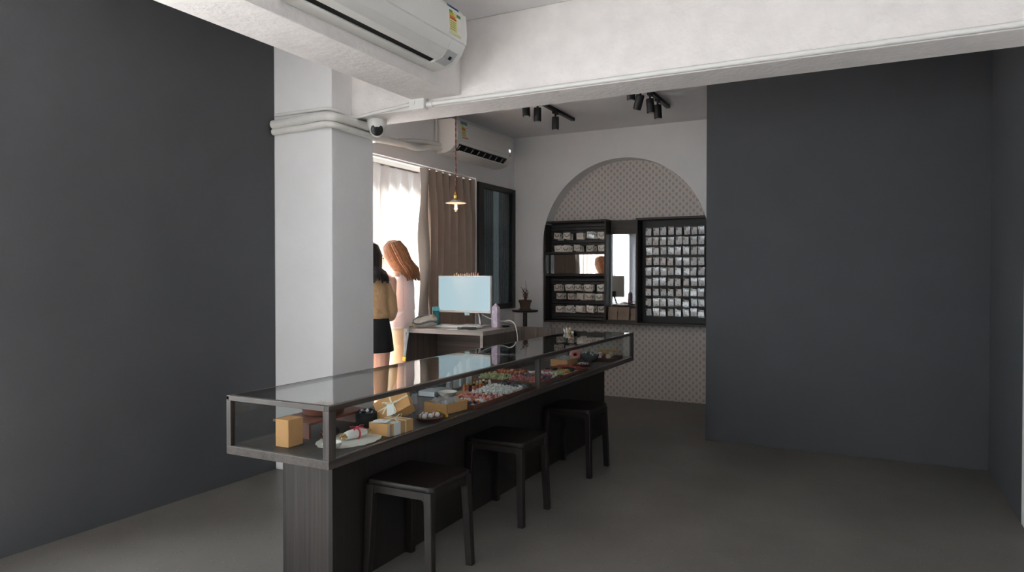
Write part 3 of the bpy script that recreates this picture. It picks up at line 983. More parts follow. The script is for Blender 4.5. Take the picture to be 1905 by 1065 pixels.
# keyboard, mouse, papers, phone pouch
kb = thing('keyboard', 'white computer keyboard lying in front of the monitor', 'keyboard', (-3.17, 5.12, DZ))
sub('base', kb, 'white_plastic', lambda m: m.box(-3.36, -2.98, 5.06, 5.185, DZ, DZ + .012), bevel=.003)
key = None
for r_ in range(5):
    for c_ in range(15):
        if key is None:
            k_ = sub('key', kb, 'white_plastic', lambda m: m.box(-3.351, -3.331, 5.069, 5.087, DZ + .012, DZ + .017))
            key = k_
        else:
            k2 = key.copy()
            COL.objects.link(k2)
            k2.location = (c_ * .0243, r_ * .0228, 0)
ms = thing('computer_mouse', 'white computer mouse beside the purple crystal', 'mouse', (-2.945, 5.10, DZ))
sub('shell', ms, 'white_plastic', lambda m: m.ell((-2.945, 5.10, DZ + .012), .032, .052, .018, 20, 12), smooth=True)
sub('wheel', ms, 'grey_plastic', lambda m: m.cyl((-2.949, 5.067, DZ + .026), (-2.941, 5.067, DZ + .026), .006))
tag(MB().obox((-3.03, 4.93, DZ + .001), (.19, .10, .0016), (0, 0, R(8))).build('paper_sheet', 'paper_white'), 'white paper lying at the front of the desk', 'paper')
pp = thing('phone', 'black phone lying on the paper at the desk front', 'phone', (-2.96, 4.95, DZ))
sub('body', pp, 'black_plastic', lambda m: m.obox((-2.97, 4.955, DZ + .012), (.075, .155, .018), (0, 0, R(-58))), bevel=.003)
sub('button_row', pp, 'grey_plastic', lambda m: m.obox((-3.0, 4.90, DZ + .022), (.03, .012, .002), (0, 0, R(30))))
dd = thing('black_dish', 'small flat black dish behind the purple crystal', 'dish', (-2.80, 5.33, DZ))
sub('dish', dd, 'black_plastic', lambda m: m.lathe([(.026, DZ), (.035, DZ + .006), (.037, DZ + .016), (.033, DZ + .016), (.028, DZ + .008)], (-2.80, 5.33, 0), 24), smooth=True)

# amethyst tower
t = Nt('amethyst')
v = t.coords((1, 1, .6))
t.l(t.ramp(t.noise(v, 26, 5, .65), [(.34, srgb(196, 176, 164)), (.48, srgb(168, 146, 176)), (.56, srgb(206, 192, 200)), (.70, srgb(110, 78, 128))]), t.p.inputs['Base Color'])
t.p.inputs['Roughness'].default_value = .25
MAT['amethyst'] = t.m
cx, cy = -2.855, 5.25
m = MB()
rings = []
for z, r_ in ((DZ, .040), (DZ + .01, .0415), (DZ + .165, .037), (DZ + .178, .034), (DZ + .212, .002)):
    rings.append([(cx + r_ * math.cos(R(60 * k + 15)), cy + r_ * math.sin(R(60 * k + 15)), z) for k in range(6)])
m.loft(rings)
tag(m.build('crystal_tower', 'amethyst', bevel=.0015), 'tall purple and cream pointed crystal tower on the desk', 'crystal')

# bottle
bx, by = -3.50, 5.30
bo = thing('water_bottle', 'teal water bottle with aqua lid beside the handbag', 'bottle', (bx, by, DZ))
sub('body', bo, 'teal_plastic', lambda m: m.lathe([(.034, DZ), (.036, DZ + .006), (.036, DZ + .125), (.033, DZ + .132)], (bx, by, 0), 28), smooth=True)
sub('lid', bo, 'aqua_plastic', lambda m: m.lathe([(.0365, DZ + .130), (.0365, DZ + .155), (.032, DZ + .165), (.010, DZ + .168)], (bx, by, 0), 28), smooth=True)

# handbag with a hanging strap
hb = thing('handbag', 'small grey half moon handbag with strap hanging over the desk', 'handbag', (-3.41, 4.97, DZ))
bc = Vector((-3.395, 4.975, DZ + .050))
m = MB()
rings = []
ux, uy = Vector((.889, .457, 0)), Vector((-.457, .889, 0))
for i in range(21):
    s = -1 + 2 * i / 20
    w_ = math.sqrt(max(0, 1 - abs(s) ** 2.6))
    top = .052 * w_ + .004
    rings.append([bc + ux * s * .108 + uy * (.055 * w_ + .003) * math.cos(a) + Vector((0, 0, top * math.sin(a) * (1.0 if math.sin(a) > 0 else .93) + .010 * math.sin(s * 3))) for a in [2 * math.pi * k / 16 for k in range(16)]])
m.loft(rings)
m.build('pouch', 'bag_grey', hb, smooth=True)


def bagcurve(z, off, k0=-1.0, k1=1.0):
    return [bc + ux * s * .112 - uy * (.057 * math.sqrt(max(0, 1 - abs(s) ** 2.6)) + off) + Vector((0, 0, z + .012 * math.sin(s * 3))) for s in [k0 + (k1 - k0) * i / 14 for i in range(15)]]


sub('zip_band', hb, 'strap_grey', lambda m: m.tube(bagcurve(-.004, .001, -.97, .97), .0085, 6), smooth=True)
sub('top_flap', hb, 'strap_grey', lambda m: m.tube([bc + ux * s * .106 + Vector((0, 0, .055 * (1 - abs(s) ** 2.2) + .002)) - uy * .016 for s in [-1 + 2 * i / 16 for i in range(17)]], .0095, 6), smooth=True)
p0 = bc - ux * .100 - uy * .03 + Vector((0, 0, -.005))
sub('ring', hb, 'gold', lambda m: m.tube([p0 + Vector((.011 * math.cos(a), 0, .013 * math.sin(a) - .016)) for a in [2 * math.pi * k / 12 for k in range(13)]], .0024, 6))
sub('zip_puller', hb, 'gold', lambda m: m.obox(bc + ux * .07 - uy * .03 + Vector((0, 0, .05)), (.012, .01, .022), (0, R(20), 0)))
sp_ = [p0 + Vector((0, -.012, -.028)), Vector((p0.x, 4.828, DZ + .012)), Vector((p0.x - .006, 4.824, DZ - .06)), Vector((p0.x - .02, 4.822, .76)), Vector((p0.x - .036, 4.82, .63)), Vector((p0.x - .048, 4.82, .55))]
st = sub('strap', hb, 'strap_grey', lambda m: m.tube(sp_, .0145, 6, .22, True, (0, 1, 0)))
sub('buckle', st, 'gold', lambda m: m.obox(sp_[4] + Vector((0, -.002, .012)), (.034, .012, .036), (0, R(8), 0)), bevel=.003)

# cables
pipe('white_cable', 'white cable running from the monitor over the desk side', 'cable',
     [(-3.10, 5.40, 1.01), (-3.0, 5.415, .965), (-2.88, 5.42, .945), (-2.80, 5.40, .955), (-2.745, 5.385, .930), (-2.715, 5.37, .87), (-2.70, 5.36, .78), (-2.70, 5.36, .6)], .0045, 'paper_white', 6)
pipe('black_cable', 'black cable drooping behind the purple crystal', 'cable',
     [(-3.08, 5.41, 1.02), (-2.98, 5.44, .975), (-2.88, 5.45, .93), (-2.78, 5.45, .908), (-2.765, 5.44, .904)], .003, 'black_plastic', 6)

# the desk with all that lies on it is a compact one: resize it and stand it clear of the people
DESK_K, DESK_P, DESK_S = .935, Vector((-2.75, 4.84, .90)), Vector((.179, -.315, .029))
for o in list(COL.objects):
    if o.parent is None and o.name.split('.')[0] in ('computer_desk', 'computer_monitor', 'sticky_note', 'toy_figure', 'keyboard', 'computer_mouse', 'paper_sheet', 'phone', 'black_dish',
                                                     'crystal_tower', 'water_bottle', 'handbag', 'white_cable', 'black_cable'):
        o.location = DESK_P + (o.location - DESK_P) * DESK_K + DESK_S
        o.scale = (DESK_K, DESK_K, DESK_K)

# ------------------------------------------------------------------ plant on a round stand
px, py = -3.393, 6.92
ps = thing('plant_stand', 'round dark wooden pedestal stand in the corner', 'plant stand', (px, py, 0))
sub('top', ps, 'dark_stain', lambda m: m.lathe([(.118, .942), (.142, .948), (.147, .96), (.145, .966)], (px, py, 0), 40), smooth=True)
sub('post', ps, 'dark_stain', lambda m: m.cyl((px, py, .02), (px, py, .945), .023, None, 16), smooth=True)
sub('foot', ps, 'dark_stain', lambda m: m.lathe([(.14, 0), (.14, .015), (.03, .03)], (px, py, 0), 32), smooth=True)
pt = thing('potted_plant', 'small reddish plant in a brown pot on the round stand', 'plant', (px, py, .966))
sub('saucer', pt, 'terracotta', lambda m: m.lathe([(.052, .966), (.064, .970), (.066, .984), (.06, .984)], (px, py, 0), 28), smooth=True)
sub('pot', pt, 'terracotta', lambda m: m.lathe([(.05, .972), (.064, 1.05), (.072, 1.052), (.074, 1.078), (.066, 1.078), (.062, 1.06)], (px, py, 0), 28), smooth=True)
sub('soil', pt, 'soil', lambda m: m.lathe([(.064, 1.062), (.062, 1.076), (.02, 1.082)], (px, py, 0), 20))
r_ = random.Random(4)
for k in range(7):
    a, ln_ = r_.uniform(0, 6.28), r_.uniform(.08, .15) if k else .22
    tip = Vector((px - .015 + .045 * math.cos(a) * (.4 if k == 0 else 1), py + .04 * math.sin(a), 1.075 + ln_))
    b0 = Vector((px + .012 * math.cos(a), py + .012 * math.sin(a), 1.075))
    s_ = sub('stem', pt, 'plant_red', lambda m: m.tube([b0, b0.lerp(tip, .5) + Vector((.006, 0, .008)), tip], [.004, .003, .0012], 6), smooth=True)
    for j in range(7 if k else 3):
        p_ = b0.lerp(tip, .25 + .11 * j)
        an = j * 2.4 + a
        d_ = Vector((math.cos(an), math.sin(an), .5)).normalized()
        sub('leaf', s_, 'plant_red', lambda m: m.tube([p_, p_ + d_ * .014, p_ + d_ * .028], [.002, .008, .001], 6, .35))

# ------------------------------------------------------------------ cabinets in the niche
CT, CB, CFY = 1.965, .822, 7.192


def cabinet_shell(t, x0, x1, yb):
    sub('top_board', t, 'cabinet_wood', lambda m: m.box(x0, x1, CFY, yb, CT - .022, CT), bevel=.0015)
    sub('bottom_board', t, 'cabinet_wood', lambda m: m.box(x0, x1, CFY, yb, CB, CB + .022), bevel=.0015)
    for xa in (x0, x1 - .02):
        sub('side_board', t, 'cabinet_wood_v', lambda m: m.box(xa, xa + .02, CFY, yb, CB + .022, CT - .022), bevel=.0015)


LX0, LX1 = NL + .012, -2.545
lc = thing('slatwall_cabinet', 'dark wood wall cabinet with slatted back and small mirror shelf', 'cabinet', ((LX0 + LX1) / 2, 7.29, CB))
cabinet_shell(lc, LX0, LX1, NY - .003)
for k in range(30):
    z = CB + .026 + k * .0364
    if 1.345 < z + .03 and z < 1.61:
        continue
    sub('slat', lc, 'slat_dark', lambda m: m.prism([(7.36, z), (7.352, z + .006), (7.352, z + .028), (7.36, z + .030)], LX0 + .02, LX1 - .02, 'x') if False else m.box(LX0 + .02, LX1 - .02, 7.352, NY - .004, z, z + .030), bevel=.002)
sub('back_board', lc, 'dark_void', lambda m: m.box(LX0 + .02, LX1 - .02, 7.372, NY - .003, CB + .022, CT - .022))
for z in (1.345, 1.597):
    sub('shelf', lc, 'cabinet_wood', lambda m: m.box(LX0 + .02, LX1 - .02, CFY + .003, 7.352, z, z + .018))
o = sub('mirror', lc, 'mirror', lambda m: m.obox(((LX0 + LX1) / 2 - .008, 7.326, 1.480), (LX1 - LX0 - .075, .004, .216), (0, 0, R(.9))))
sub('mirror_frame', lc, 'black_plastic', lambda m: m.box(LX0 + .021, LX1 - .021, 7.336, 7.352, 1.3635, 1.5965))

RX0, RX1 = -2.212, NR - .012
rc = thing('pegboard_cabinet', 'dark wood wall cabinet with black pegboard full of white packets', 'cabinet', ((RX0 + RX1) / 2, 7.29, CB))
cabinet_shell(rc, RX0, RX1, NY - .003)
t = Nt('pegboard_holes')
tc = t.n('ShaderNodeTexCoord')
sx = t.n('ShaderNodeSeparateXYZ')
t.l(tc.outputs['Object'], sx.inputs[0])
u = t.math('SUBTRACT', t.math('FRACT', t.math('DIVIDE', sx.outputs[0], .0254)), .5)
w_ = t.math('SUBTRACT', t.math('FRACT', t.math('DIVIDE', sx.outputs[2], .0254)), .5)
hole = t.math('LESS_THAN', t.math('ADD', t.math('MULTIPLY', u, u), t.math('MULTIPLY', w_, w_)), .03)
t.l(t.mix(hole, srgb(33, 32, 32), srgb(6, 6, 6)), t.p.inputs['Base Color'])
t.p.inputs['Roughness'].default_value = .55
MAT['pegboard_holes'] = t.m
sub('pegboard', rc, 'pegboard_holes', lambda m: m.box(RX0 + .02, RX1 - .02, 7.368, NY - .003, CB + .022, CT - .022))

# middle bay: fascia, mirror, ledge
mc = thing('mirror_cabinet', 'narrow dark wood bay with tall mirror between the two cabinets', 'cabinet', ((LX1 + RX0) / 2, 7.33, CB))
MX0, MX1 = LX1 + .001, RX0 - .001
sub('fascia', mc, 'cabinet_wood', lambda m: m.box(MX0, MX1, 7.352, NY - .003, 1.806, CT - .004), bevel=.0015)
sub('back_board', mc, 'cabinet_wood_v', lambda m: m.box(MX0, MX1, 7.366, NY - .003, CB + .02, 1.806))
sub('mirror', mc, 'mirror', lambda m: m.obox(((MX0 + MX1) / 2, 7.350, 1.4085), (MX1 - MX0 - .008, .005, .793), (0, 0, R(4.7))))
sub('ledge', mc, 'cabinet_wood', lambda m: m.box(MX0, MX1, CFY + .02, 7.366, CB, CB + .02))
sub('ledge_lip', mc, 'cabinet_wood', lambda m: m.box(MX0, MX1, CFY + .005, CFY + .02, CB, CB + .046))
for i, (xa, xb, zt, yw, lb) in enumerate(((-2.535, -2.43, 1.008, 7.285, 'brown paper bag with folded top at left below the tall mirror'),
                                          (-2.425, -2.295, 1.004, 7.27, 'wider crumpled brown paper bag in the middle below the tall mirror'),
                                          (-2.29, -2.228, .99, 7.30, 'small brown paper bag at right below the tall mirror'))):
    t = thing('paper_bag', lb, 'paper bag', ((xa + xb) / 2, yw, CB + .02))
    m = MB()
    rr = []
    for z, k, d in ((CB + .02, 1, .045), (CB + .09, .98, .04), (zt - .03, .97, .022), (zt, .96, .010)):
        c = (xa + xb) / 2
        h_ = (xb - xa) / 2 * k
        tl = .006 * (i - 1)
        rr.append([(c - h_ + tl * (z - CB) * 8, yw - d, z), (c + h_ + tl * (z - CB) * 8, yw - d + .004, z), (c + h_ + tl * (z - CB) * 8, yw + d, z), (c - h_ + tl * (z - CB) * 8, yw + d, z)])
    m.loft(rr).build('bag', 'paper_bag_brown', t, bevel=.002)
    sub('folded_top', t, 'paper_bag_brown', lambda m: m.obox(((xa + xb) / 2, yw - .028, zt - .026), ((xb - xa) * .97, .006, .05), (R(-6), 0, R(2))))

# hanging packets, right cabinet: 9 rows of 8
pk = None
cols = [-2.105, -2.029, -1.947, -1.866, -1.786, -1.703, -1.624, -1.548]
rows = [1.862, 1.757, 1.652, 1.541, 1.433, 1.322, 1.213, 1.106, .998]
stone_cols = ['stone_orange', 'stone_red', 'stone_violet', 'stone_green', 'stone_amber']
for n_, c_ in zip(stone_cols, ((200, 110, 60), (180, 60, 50), (96, 76, 150), (110, 140, 90), (196, 150, 70))):
    mat(n_, srgb(*c_), .3)
rp = random.Random(12)
protos = []
for sc_ in stone_cols:
    t = thing('jewellery_packet', 'packet', 'packet', (0, 0, 0), 'packets on the pegboard', 0, True)
    sub('backing_card', t, 'card_white', lambda m: m.box(-.029, .029, -.002, 0, -.080, -.018))
    sub('header_card', t, 'paper_bag_brown', lambda m: m.box(-.031, -.012, -.0035, -.001, -.032, .002))
    sub('header_tab', t, 'card_white', lambda m: m.box(-.012, .029, -.003, -.001, -.036, -.008))
    sub('stone', t, sc_, lambda m: m.ell((.002, -.006, -.066), .0055, .004, .0055, 8, 6), smooth=True)
    m = MB()
    m.loft([[(-.033, -.005, .004), (.033, -.005, .004), (.033, .003, .004), (-.033, .003, .004)], [(-.033, -.007, -.03), (.033, -.006, -.03), (.033, .004, -.03), (-.033, .004, -.03)],
            [(-.036, -.014, -.072), (.036, -.011, -.072), (.036, .006, -.072), (-.036, .006, -.072)], [(-.035, -.006, -.092), (.036, -.005, -.092), (.036, .002, -.092), (-.035, .002, -.092)]])
    m.build('clear_bag', 'clear_bag', t)
    protos.append(t)
used = set()
hook0 = None
for ri, z in enumerate(rows):
    for ci, x in enumerate(cols):
        lab = 'clear packet with white card on the pegboard, row %d from the top, %s from the left' % (ri + 1, ORD[ci])
        lab = 'clear packet with white card on pegboard, %s row from top, %s from left' % (ORD[ri], ORD[ci])
        k = rp.randrange(5)
        loc = (x + rp.uniform(-.005, .005), 7.325 + rp.uniform(-.006, .006), z + rp.uniform(-.004, .004))
        rot = (rp.uniform(-.05, .12), rp.uniform(-.06, .06), rp.uniform(-.14, .10))
        if k not in used:
            used.add(k)
            p = protos[k]
            p.location, p.rotation_euler = loc, rot
            p['label'] = lab
        else:
            p = dup(protos[k], loc, rot, lab)
        if hook0 is None:
            hook0 = sub('peg_hook', rc, 'hook_steel', lambda m: m.tube([(0, 7.37, 0), (0, 7.318, .002), (0, 7.308, .012)], .002, 6))
            hook0.data.transform(Matrix.Translation(ORG[rc]))
            h_ = hook0
        else:
            h_ = hook0.copy()
            COL.objects.link(h_)
        h_.location = Vector((x, 0, z - .004)) - Vector((ORG[rc].x, 0, ORG[rc].z)) - Vector((0, ORG[rc].y, 0))

# hanging bracelet cards, left cabinet: hooks with three cards each
bead_cols = ['bead_brown', 'bead_dark', 'bead_green', 'bead_coral', 'bead_pearl']
for n_, c_ in zip(bead_cols, ((120, 80, 60), (60, 50, 50), (90, 110, 90), (190, 110, 80), (226, 222, 214))):
    mat(n_, srgb(*c_), .25)
hp = []
for k, bc_ in enumerate(bead_cols):
    t = thing('bracelet_packet', 'packet', 'packet', (0, 0, 0), 'bracelet cards on the slatwall', 0, True)
    sub('backing_card', t, 'card_grey', lambda m: m.box(-.039, .039, -.002, 0, -.069, -.002))
    s_ = sub('bracelet', t, bc_, lambda m: [m.ell((.026 * math.cos(a) + .003, -.006, -.022 + .024 * math.sin(a)), .0042, .0042, .0042, 8, 6) for a in [R(180 + 18 * j) for j in range(11)]], smooth=True)
    m = MB()
    m.loft([[(-.042, -.010, .004), (.042, -.008, .004), (.042, .003, .004), (-.042, .003, .004)], [(-.043, -.014, -.03), (.043, -.012, -.03), (.043, .004, -.03), (-.043, .004, -.03)],
            [(-.041, -.008, -.076), (.042, -.010, -.076), (.042, .002, -.076), (-.041, .002, -.076)]])
    m.build('clear_bag', 'clear_bag', t)
    hp.append(t)
used = set()
LR = [(1.83, (-3.141, -3.028, -2.870, -2.742, -2.615), 'top'), (1.69, (-3.132, -3.035, -2.896, -2.749, -2.615), 'second'),
      (1.253, (-3.143, -2.999, -2.885, -2.768, -2.618), 'third'), (1.15, (-3.110, -2.970, -2.858, -2.759, -2.638), 'fourth'), (1.01, (-3.117, -2.994, -2.867, -2.743, -2.618), 'bottom')]
hook1 = None
for z, xs_, rn in LR:
    for ci, x in enumerate(xs_):
        rz = rp.uniform(-.25, .2)
        for d in range(3):
            k = rp.randrange(5)
            where = ('front' if d == 0 else 'middle' if d == 1 else 'rearmost')
            lab = '%s bracelet packet on the %s hook of the %s row, slatted cabinet' % (where, ORD[ci], rn)
            loc = (x + d * .008 + rp.uniform(-.006, .006), 7.232 + d * .034, z - d * .003 + rp.uniform(-.007, .007))
            rot = (rp.uniform(-.06, .06), rp.uniform(-.10, .10), rz + rp.uniform(-.12, .12))
            if k not in used:
                used.add(k)
                hp[k].location, hp[k].rotation_euler = loc, rot
                hp[k]['label'] = lab
            else:
                dup(hp[k], loc, rot, lab)
        if hook1 is None:
            hook1 = sub('display_hook', lc, 'hook_steel', lambda m: m.tube([(0, 7.35, .012), (0, 7.21, .006), (0, 7.204, .018)], .0025, 6))
            hook1.data.transform(Matrix.Translation(ORG[lc]))
            h_ = hook1
        else:
            h_ = hook1.copy()
            COL.objects.link(h_)
        h_.location = Vector((x, 0, z)) - ORG[lc]
# ------------------------------------------------------------------ goods inside the display case
PHI = (1 + 5 ** .5) / 2
ICO_V = [Vector(p).normalized() for p in ((-1, PHI, 0), (1, PHI, 0), (-1, -PHI, 0), (1, -PHI, 0), (0, -1, PHI), (0, 1, PHI), (0, -1, -PHI), (0, 1, -PHI), (PHI, 0, -1), (PHI, 0, 1), (-PHI, 0, -1), (-PHI, 0, 1))]
ICO_F = [(0, 11, 5), (0, 5, 1), (0, 1, 7), (0, 7, 10), (0, 10, 11), (1, 5, 9), (5, 11, 4), (11, 10, 2), (10, 7, 6), (7, 1, 8), (3, 9, 4), (3, 4, 2), (3, 2, 6), (3, 6, 8), (3, 8, 9), (4, 9, 5), (2, 4, 11), (6, 2, 10), (8, 6, 7), (9, 8, 1)]


def rock(m, c, r, g, el=1.0):
    q = Euler((g.uniform(0, 6.28), g.uniform(0, 6.28), g.uniform(0, 6.28))).to_matrix()
    s = Vector((g.uniform(.7, 1.1), g.uniform(.7, 1.1), g.uniform(.7, 1.1) * el)) * r
    m.add([Vector(c) + q @ Vector((p.x * s.x * g.uniform(.8, 1.15), p.y * s.y * g.uniform(.8, 1.15), p.z * s.z * g.uniform(.8, 1.15))) for p in ICO_V], ICO_F)


def gem(name, c, rough=.2, trans=.15):
    mat(name, srgb(*c), rough, var=.25, scale=60, trans=trans)


for n_, c_ in (('gem_orange', (212, 128, 86)), ('gem_red', (186, 88, 80)), ('gem_clear', (226, 218, 214)), ('gem_navy', (50, 52, 86)), ('gem_pink', (226, 150, 146)), ('gem_grey', (104, 110, 112)),
               ('gem_white', (226, 226, 220)), ('gem_black', (30, 30, 34)), ('gem_green', (184, 190, 140)), ('gem_rust', (168, 82, 50)), ('gem_purple', (98, 72, 110)), ('gem_rose', (190, 110, 112)), ('gem_amber', (216, 150, 60))):
    gem(n_, c_)


def tray(label, x0, x1, y0, y1, z=CF, h=.022, paper=True, rz=0.0):
    t = thing('wooden_tray', label, 'tray', ((x0 + x1) / 2, (y0 + y1) / 2, z), None, rz, True)
    a, b = (x1 - x0) / 2, (y1 - y0) / 2
    sub('bottom', t, 'tray_wood', lambda m: m.box(-a + .006, a - .006, -b + .006, b - .006, 0, .006))
    for q in (-1, 1):
        sub('side', t, 'tray_wood', lambda m: m.box(-a, a, q * b - (.006 if q > 0 else 0), q * b + (0 if q > 0 else .006), 0, h), bevel=.0015)
        sub('side', t, 'tray_wood', lambda m: m.box(q * a - (.006 if q > 0 else 0), q * a + (0 if q > 0 else .006), -b + .006, b - .006, 0, h), bevel=.0015)
    if paper:
        sub('paper_liner', t, 'paper_white', lambda m: m.box(-a + .007, a - .007, -b + .007, b - .007, .006, .012))
    return t


def stones(label, x0, x1, y0, y1, z, n, r, mats, seed, bands=False, el=1.0, heap=.012):
    g = random.Random(seed)
    m = MB()
    for i in range(n):
        u, v_ = g.random(), g.random()
        x, y = x0 + (x1 - x0) * u, y0 + (y1 - y0) * v_
        m.cur = min(int(v_ * len(mats) + g.uniform(-.35, .35)), len(mats) - 1) if bands else g.randrange(len(mats))
        m.cur = max(m.cur, 0)
        rock(m, (x, y, z + r * .75 + g.random() * heap), r * g.uniform(.7, 1.25), g, el)
    return stuff(m.build('tumbled_stones', mats, recalc=False), label, 'stones')


tray('brown wood tray of orange and navy stones, nearest of the stone trays', -1.985, -1.772, 3.03, 3.38)
stones('orange, pink and navy tumbled stones in the nearest tray', -1.975, -1.785, 3.045, 3.365, CF + .012, 330, .009, ['gem_navy', 'gem_orange', 'gem_clear', 'gem_orange', 'gem_pink', 'gem_red', 'gem_pink', 'gem_clear'], 1, True)
tray('brown wood tray of white and grey crystals left of the middle post', -2.0, -1.772, 3.40, 3.755)
stones('white and smoky grey crystal chunks in the tray left of the post', -1.99, -1.785, 3.415, 3.74, CF + .012, 300, .0105, ['gem_white', 'gem_white', 'gem_clear', 'gem_white', 'gem_grey', 'gem_black'], 2, True, 1.3)
tray('brown wood tray of pale green and rust stones at the back', -2.262, -2.045, 3.86, 4.28)
stones('pale green and rust stones in the back tray', -2.25, -2.058, 3.875, 4.265, CF + .012, 360, .0095, ['gem_green', 'gem_green', 'gem_rust', 'gem_orange', 'gem_rust'], 3, True, 1, .02)
tray('brown wood tray of pink and purple stones behind the middle post', -2.03, -1.80, 3.86, 4.20)
stones('rose, orange and purple stones behind the middle post', -2.02, -1.812, 3.875, 4.185, CF + .012, 300, .010, ['gem_rose', 'gem_orange', 'gem_purple', 'gem_grey', 'gem_rose', 'gem_clear'], 4, True, 1, .022)
tray('wood tray of bead bracelets just right of the middle post', -2.03, -1.785, 4.225, 4.66)
bi = 0
for (x, y, r_, mm, nm) in ((-1.86, 4.30, .036, 'gem_green', 'olive green'), (-1.95, 4.31, .036, 'gem_rose', 'rose'), (-1.86, 4.39, .037, 'gem_amber', 'amber'), (-1.96, 4.42, .038, 'gem_black', 'glossy black'),
                           (-1.86, 4.48, .037, 'gem_black', 'matte black'), (-1.85, 4.58, .038, 'gem_red', 'dark red'), (-1.955, 4.52, .038, 'gem_rust', 'rust brown'), (-1.955, 4.61, .036, 'gem_red', 'crimson')):
    m = MB()
    for layer in range(2):
        for j in range(18):
            a = j * 2 * math.pi / 18 + layer * .17
            m.ell((x + r_ * math.cos(a), y + r_ * math.sin(a), CF + .0185 + layer * .0115), .0064, .0064, .0064, 8, 6)
    o = m.build('bead_bracelet', mm, smooth=True)
    where = ['at the near corner', 'at the near back corner', 'second from the near edge', 'in the centre back', 'in the centre front', 'at the far front corner', 'third from the near edge at the back', 'at the far back corner'][bi]
    tag(o, '%s bead bracelet %s of the bracelet tray' % (nm, where), 'bracelet', 'bracelets in the tray')
    bi += 1


def rot2(cx, cy, rz):
    return thing, (cx, cy, rz)


def open_box(label, cx, cy, sx_, sy_, h, rz):
    t = thing('kraft_box', label, 'box', (cx, cy, CF), None, rz, True)
    a, b = sx_ / 2, sy_ / 2
    sub('bottom', t, 'kraft', lambda m: m.box(-a, a, -b, b, 0, .003))
    for q in (-1, 1):
        sub('side', t, 'kraft', lambda m: m.box(-a, a, q * b - .003, q * b + .003, 0, h), bevel=.0012)
        sub('side', t, 'kraft', lambda m: m.box(q * a - .003, q * a + .003, -b + .003, b - .003, 0, h), bevel=.0012)
    return t


def bags_in(label0, cx, cy, w_, d_, z, n, seed, lum):
    g = random.Random(seed)
    for i in range(n):
        x, y = cx + (i % 2 - .5) * w_ * .45 + g.uniform(-.005, .005), cy + ((i // 2) - (n // 2 - 1) / 2) * d_ / max(1, n // 2)
        t = thing('clear_packet', '%s, %s from the near side' % (label0, ORD[i]), 'packet', (x, y, z), label0.split(',')[0])
        m = MB()
        for dz, s in ((0, .8), (.03, 1.0), (.052, .9), (.066, .35)):
            pass
        rings = []
        for dz, s in ((0, .8), (.028, 1.0), (.05, .85), (.064, .3)):
            rings.append([(x + math.cos(a) * w_ * .24 * s * g.uniform(.85, 1.1), y + math.sin(a) * d_ / n * s * g.uniform(.85, 1.1), z + dz + g.uniform(-.003, .003)) for a in [2 * math.pi * k / 9 for k in range(9)]])
        m.loft(rings).build('wrapper', 'cloudy_film', t)
        for k in range(3):
            sub('soap_ring', t, lum, lambda m: m.lathe([(.006, .0), (.012, .003), (.012, .011), (.006, .014)], (x + (k - 1) * .014, y + g.uniform(-.008, .008), z + .004 + k * .010), 12, (g.uniform(-.5, .5), g.uniform(-.5, .5), 1)), smooth=True)


mat('soap_cream', srgb(226, 218, 190), .4)
open_box('open kraft box of clear packets behind the round wooden plate', -1.895, 2.955, .145, .165, .048, R(-6))
bags_in('clear packet of cream rings in the open kraft box nearest', -1.895, 2.955, .125, .14, CF + .004, 6, 3, 'soap_cream')
open_box('open kraft box of clear packets beyond the bracelet tray', -2.055, 4.87, .135, .19, .05, R(-3))
bags_in('clear packet of cream rings in the far open kraft box', -2.055, 4.87, .11, .16, CF + .004, 6, 8, 'soap_cream')


# tied kraft gift boxes
def bow(m, c, ax, ay, s):
    c, ax, ay = Vector(c), Vector(ax).normalized(), Vector(ay).normalized()
    up = ax.cross(ay)
    for q in (-1, 1):
        m.tube([c, c + ax * q * s * .5 + up * s * .28, c + ax * q * s * .95 + up * s * .22 + ay * s * .1, c + ax * q * s * .7 + up * s * .05, c], [.003, .0042, .0045, .0042, .003], 6, .3, True, up)
        m.tube([c, c + ax * q * s * .5 - ay * s * .5 + up * s * .04, c + ax * q * s * .75 - ay * s * 1.1 - up * s * .03], [.003, .0042, .0042], 6, .3, True, up)
    m.ell(c + up * .002, .007, .007, .006, 10, 6)


gb = thing('gift_box', 'kraft gift box with white band, tag and cream bow lying flat', 'gift box', (-1.842, 2.435, CF), None, R(-4), True)
sub('box', gb, 'kraft', lambda m: m.box(-.058, .058, -.078, .078, 0, .052), bevel=.0015)
sub('lid_seam', gb, 'paper_bag_brown', lambda m: m.box(.046, .0592, -.0786, -.066, .001, .0515))
sub('paper_band', gb, 'paper_white', lambda m: m.box(-.0592, .0592, -.052, -.008, -.0002, .0532))
sub('ribbon', gb, 'ribbon', lambda m: m.box(-.0594, .0594, .022, .030, -.0002, .0536))
sub('bow', gb, 'ribbon', lambda m: bow(m, (.005, .02, .056), (0, 1, 0), (-1, 0, 0), .052), smooth=True)
tg = sub('gift_tag', gb, 'paper_white', lambda m: m.obox((-.01, -.055, .0565), (.07, .045, .0012), (R(4), R(-3), R(18))))
sub('tag_seal', tg, 'enamel_grey', lambda m: m.cyl((-.002, -.042, .0575), (-.002, -.042, .0595), .009, None, 16))
g2 = thing('gift_box', 'kraft gift box with crossed ribbon and bow leaning upright behind', 'gift box', (-1.935, 2.58, CF + .076), None, 0, True)
g2.rotation_euler = (R(36), R(34), R(-38))
sub('box', g2, 'kraft', lambda m: m.box(-.062, .062, -.082, .082, -.026, .026), bevel=.0015)
sub('ribbon', g2, 'ribbon', lambda m: m.box(-.0628, .0628, -.004, .004, -.0268, .0268))
sub('ribbon', g2, 'ribbon', lambda m: m.box(-.004, .004, -.0828, .0828, -.0268, .0268))
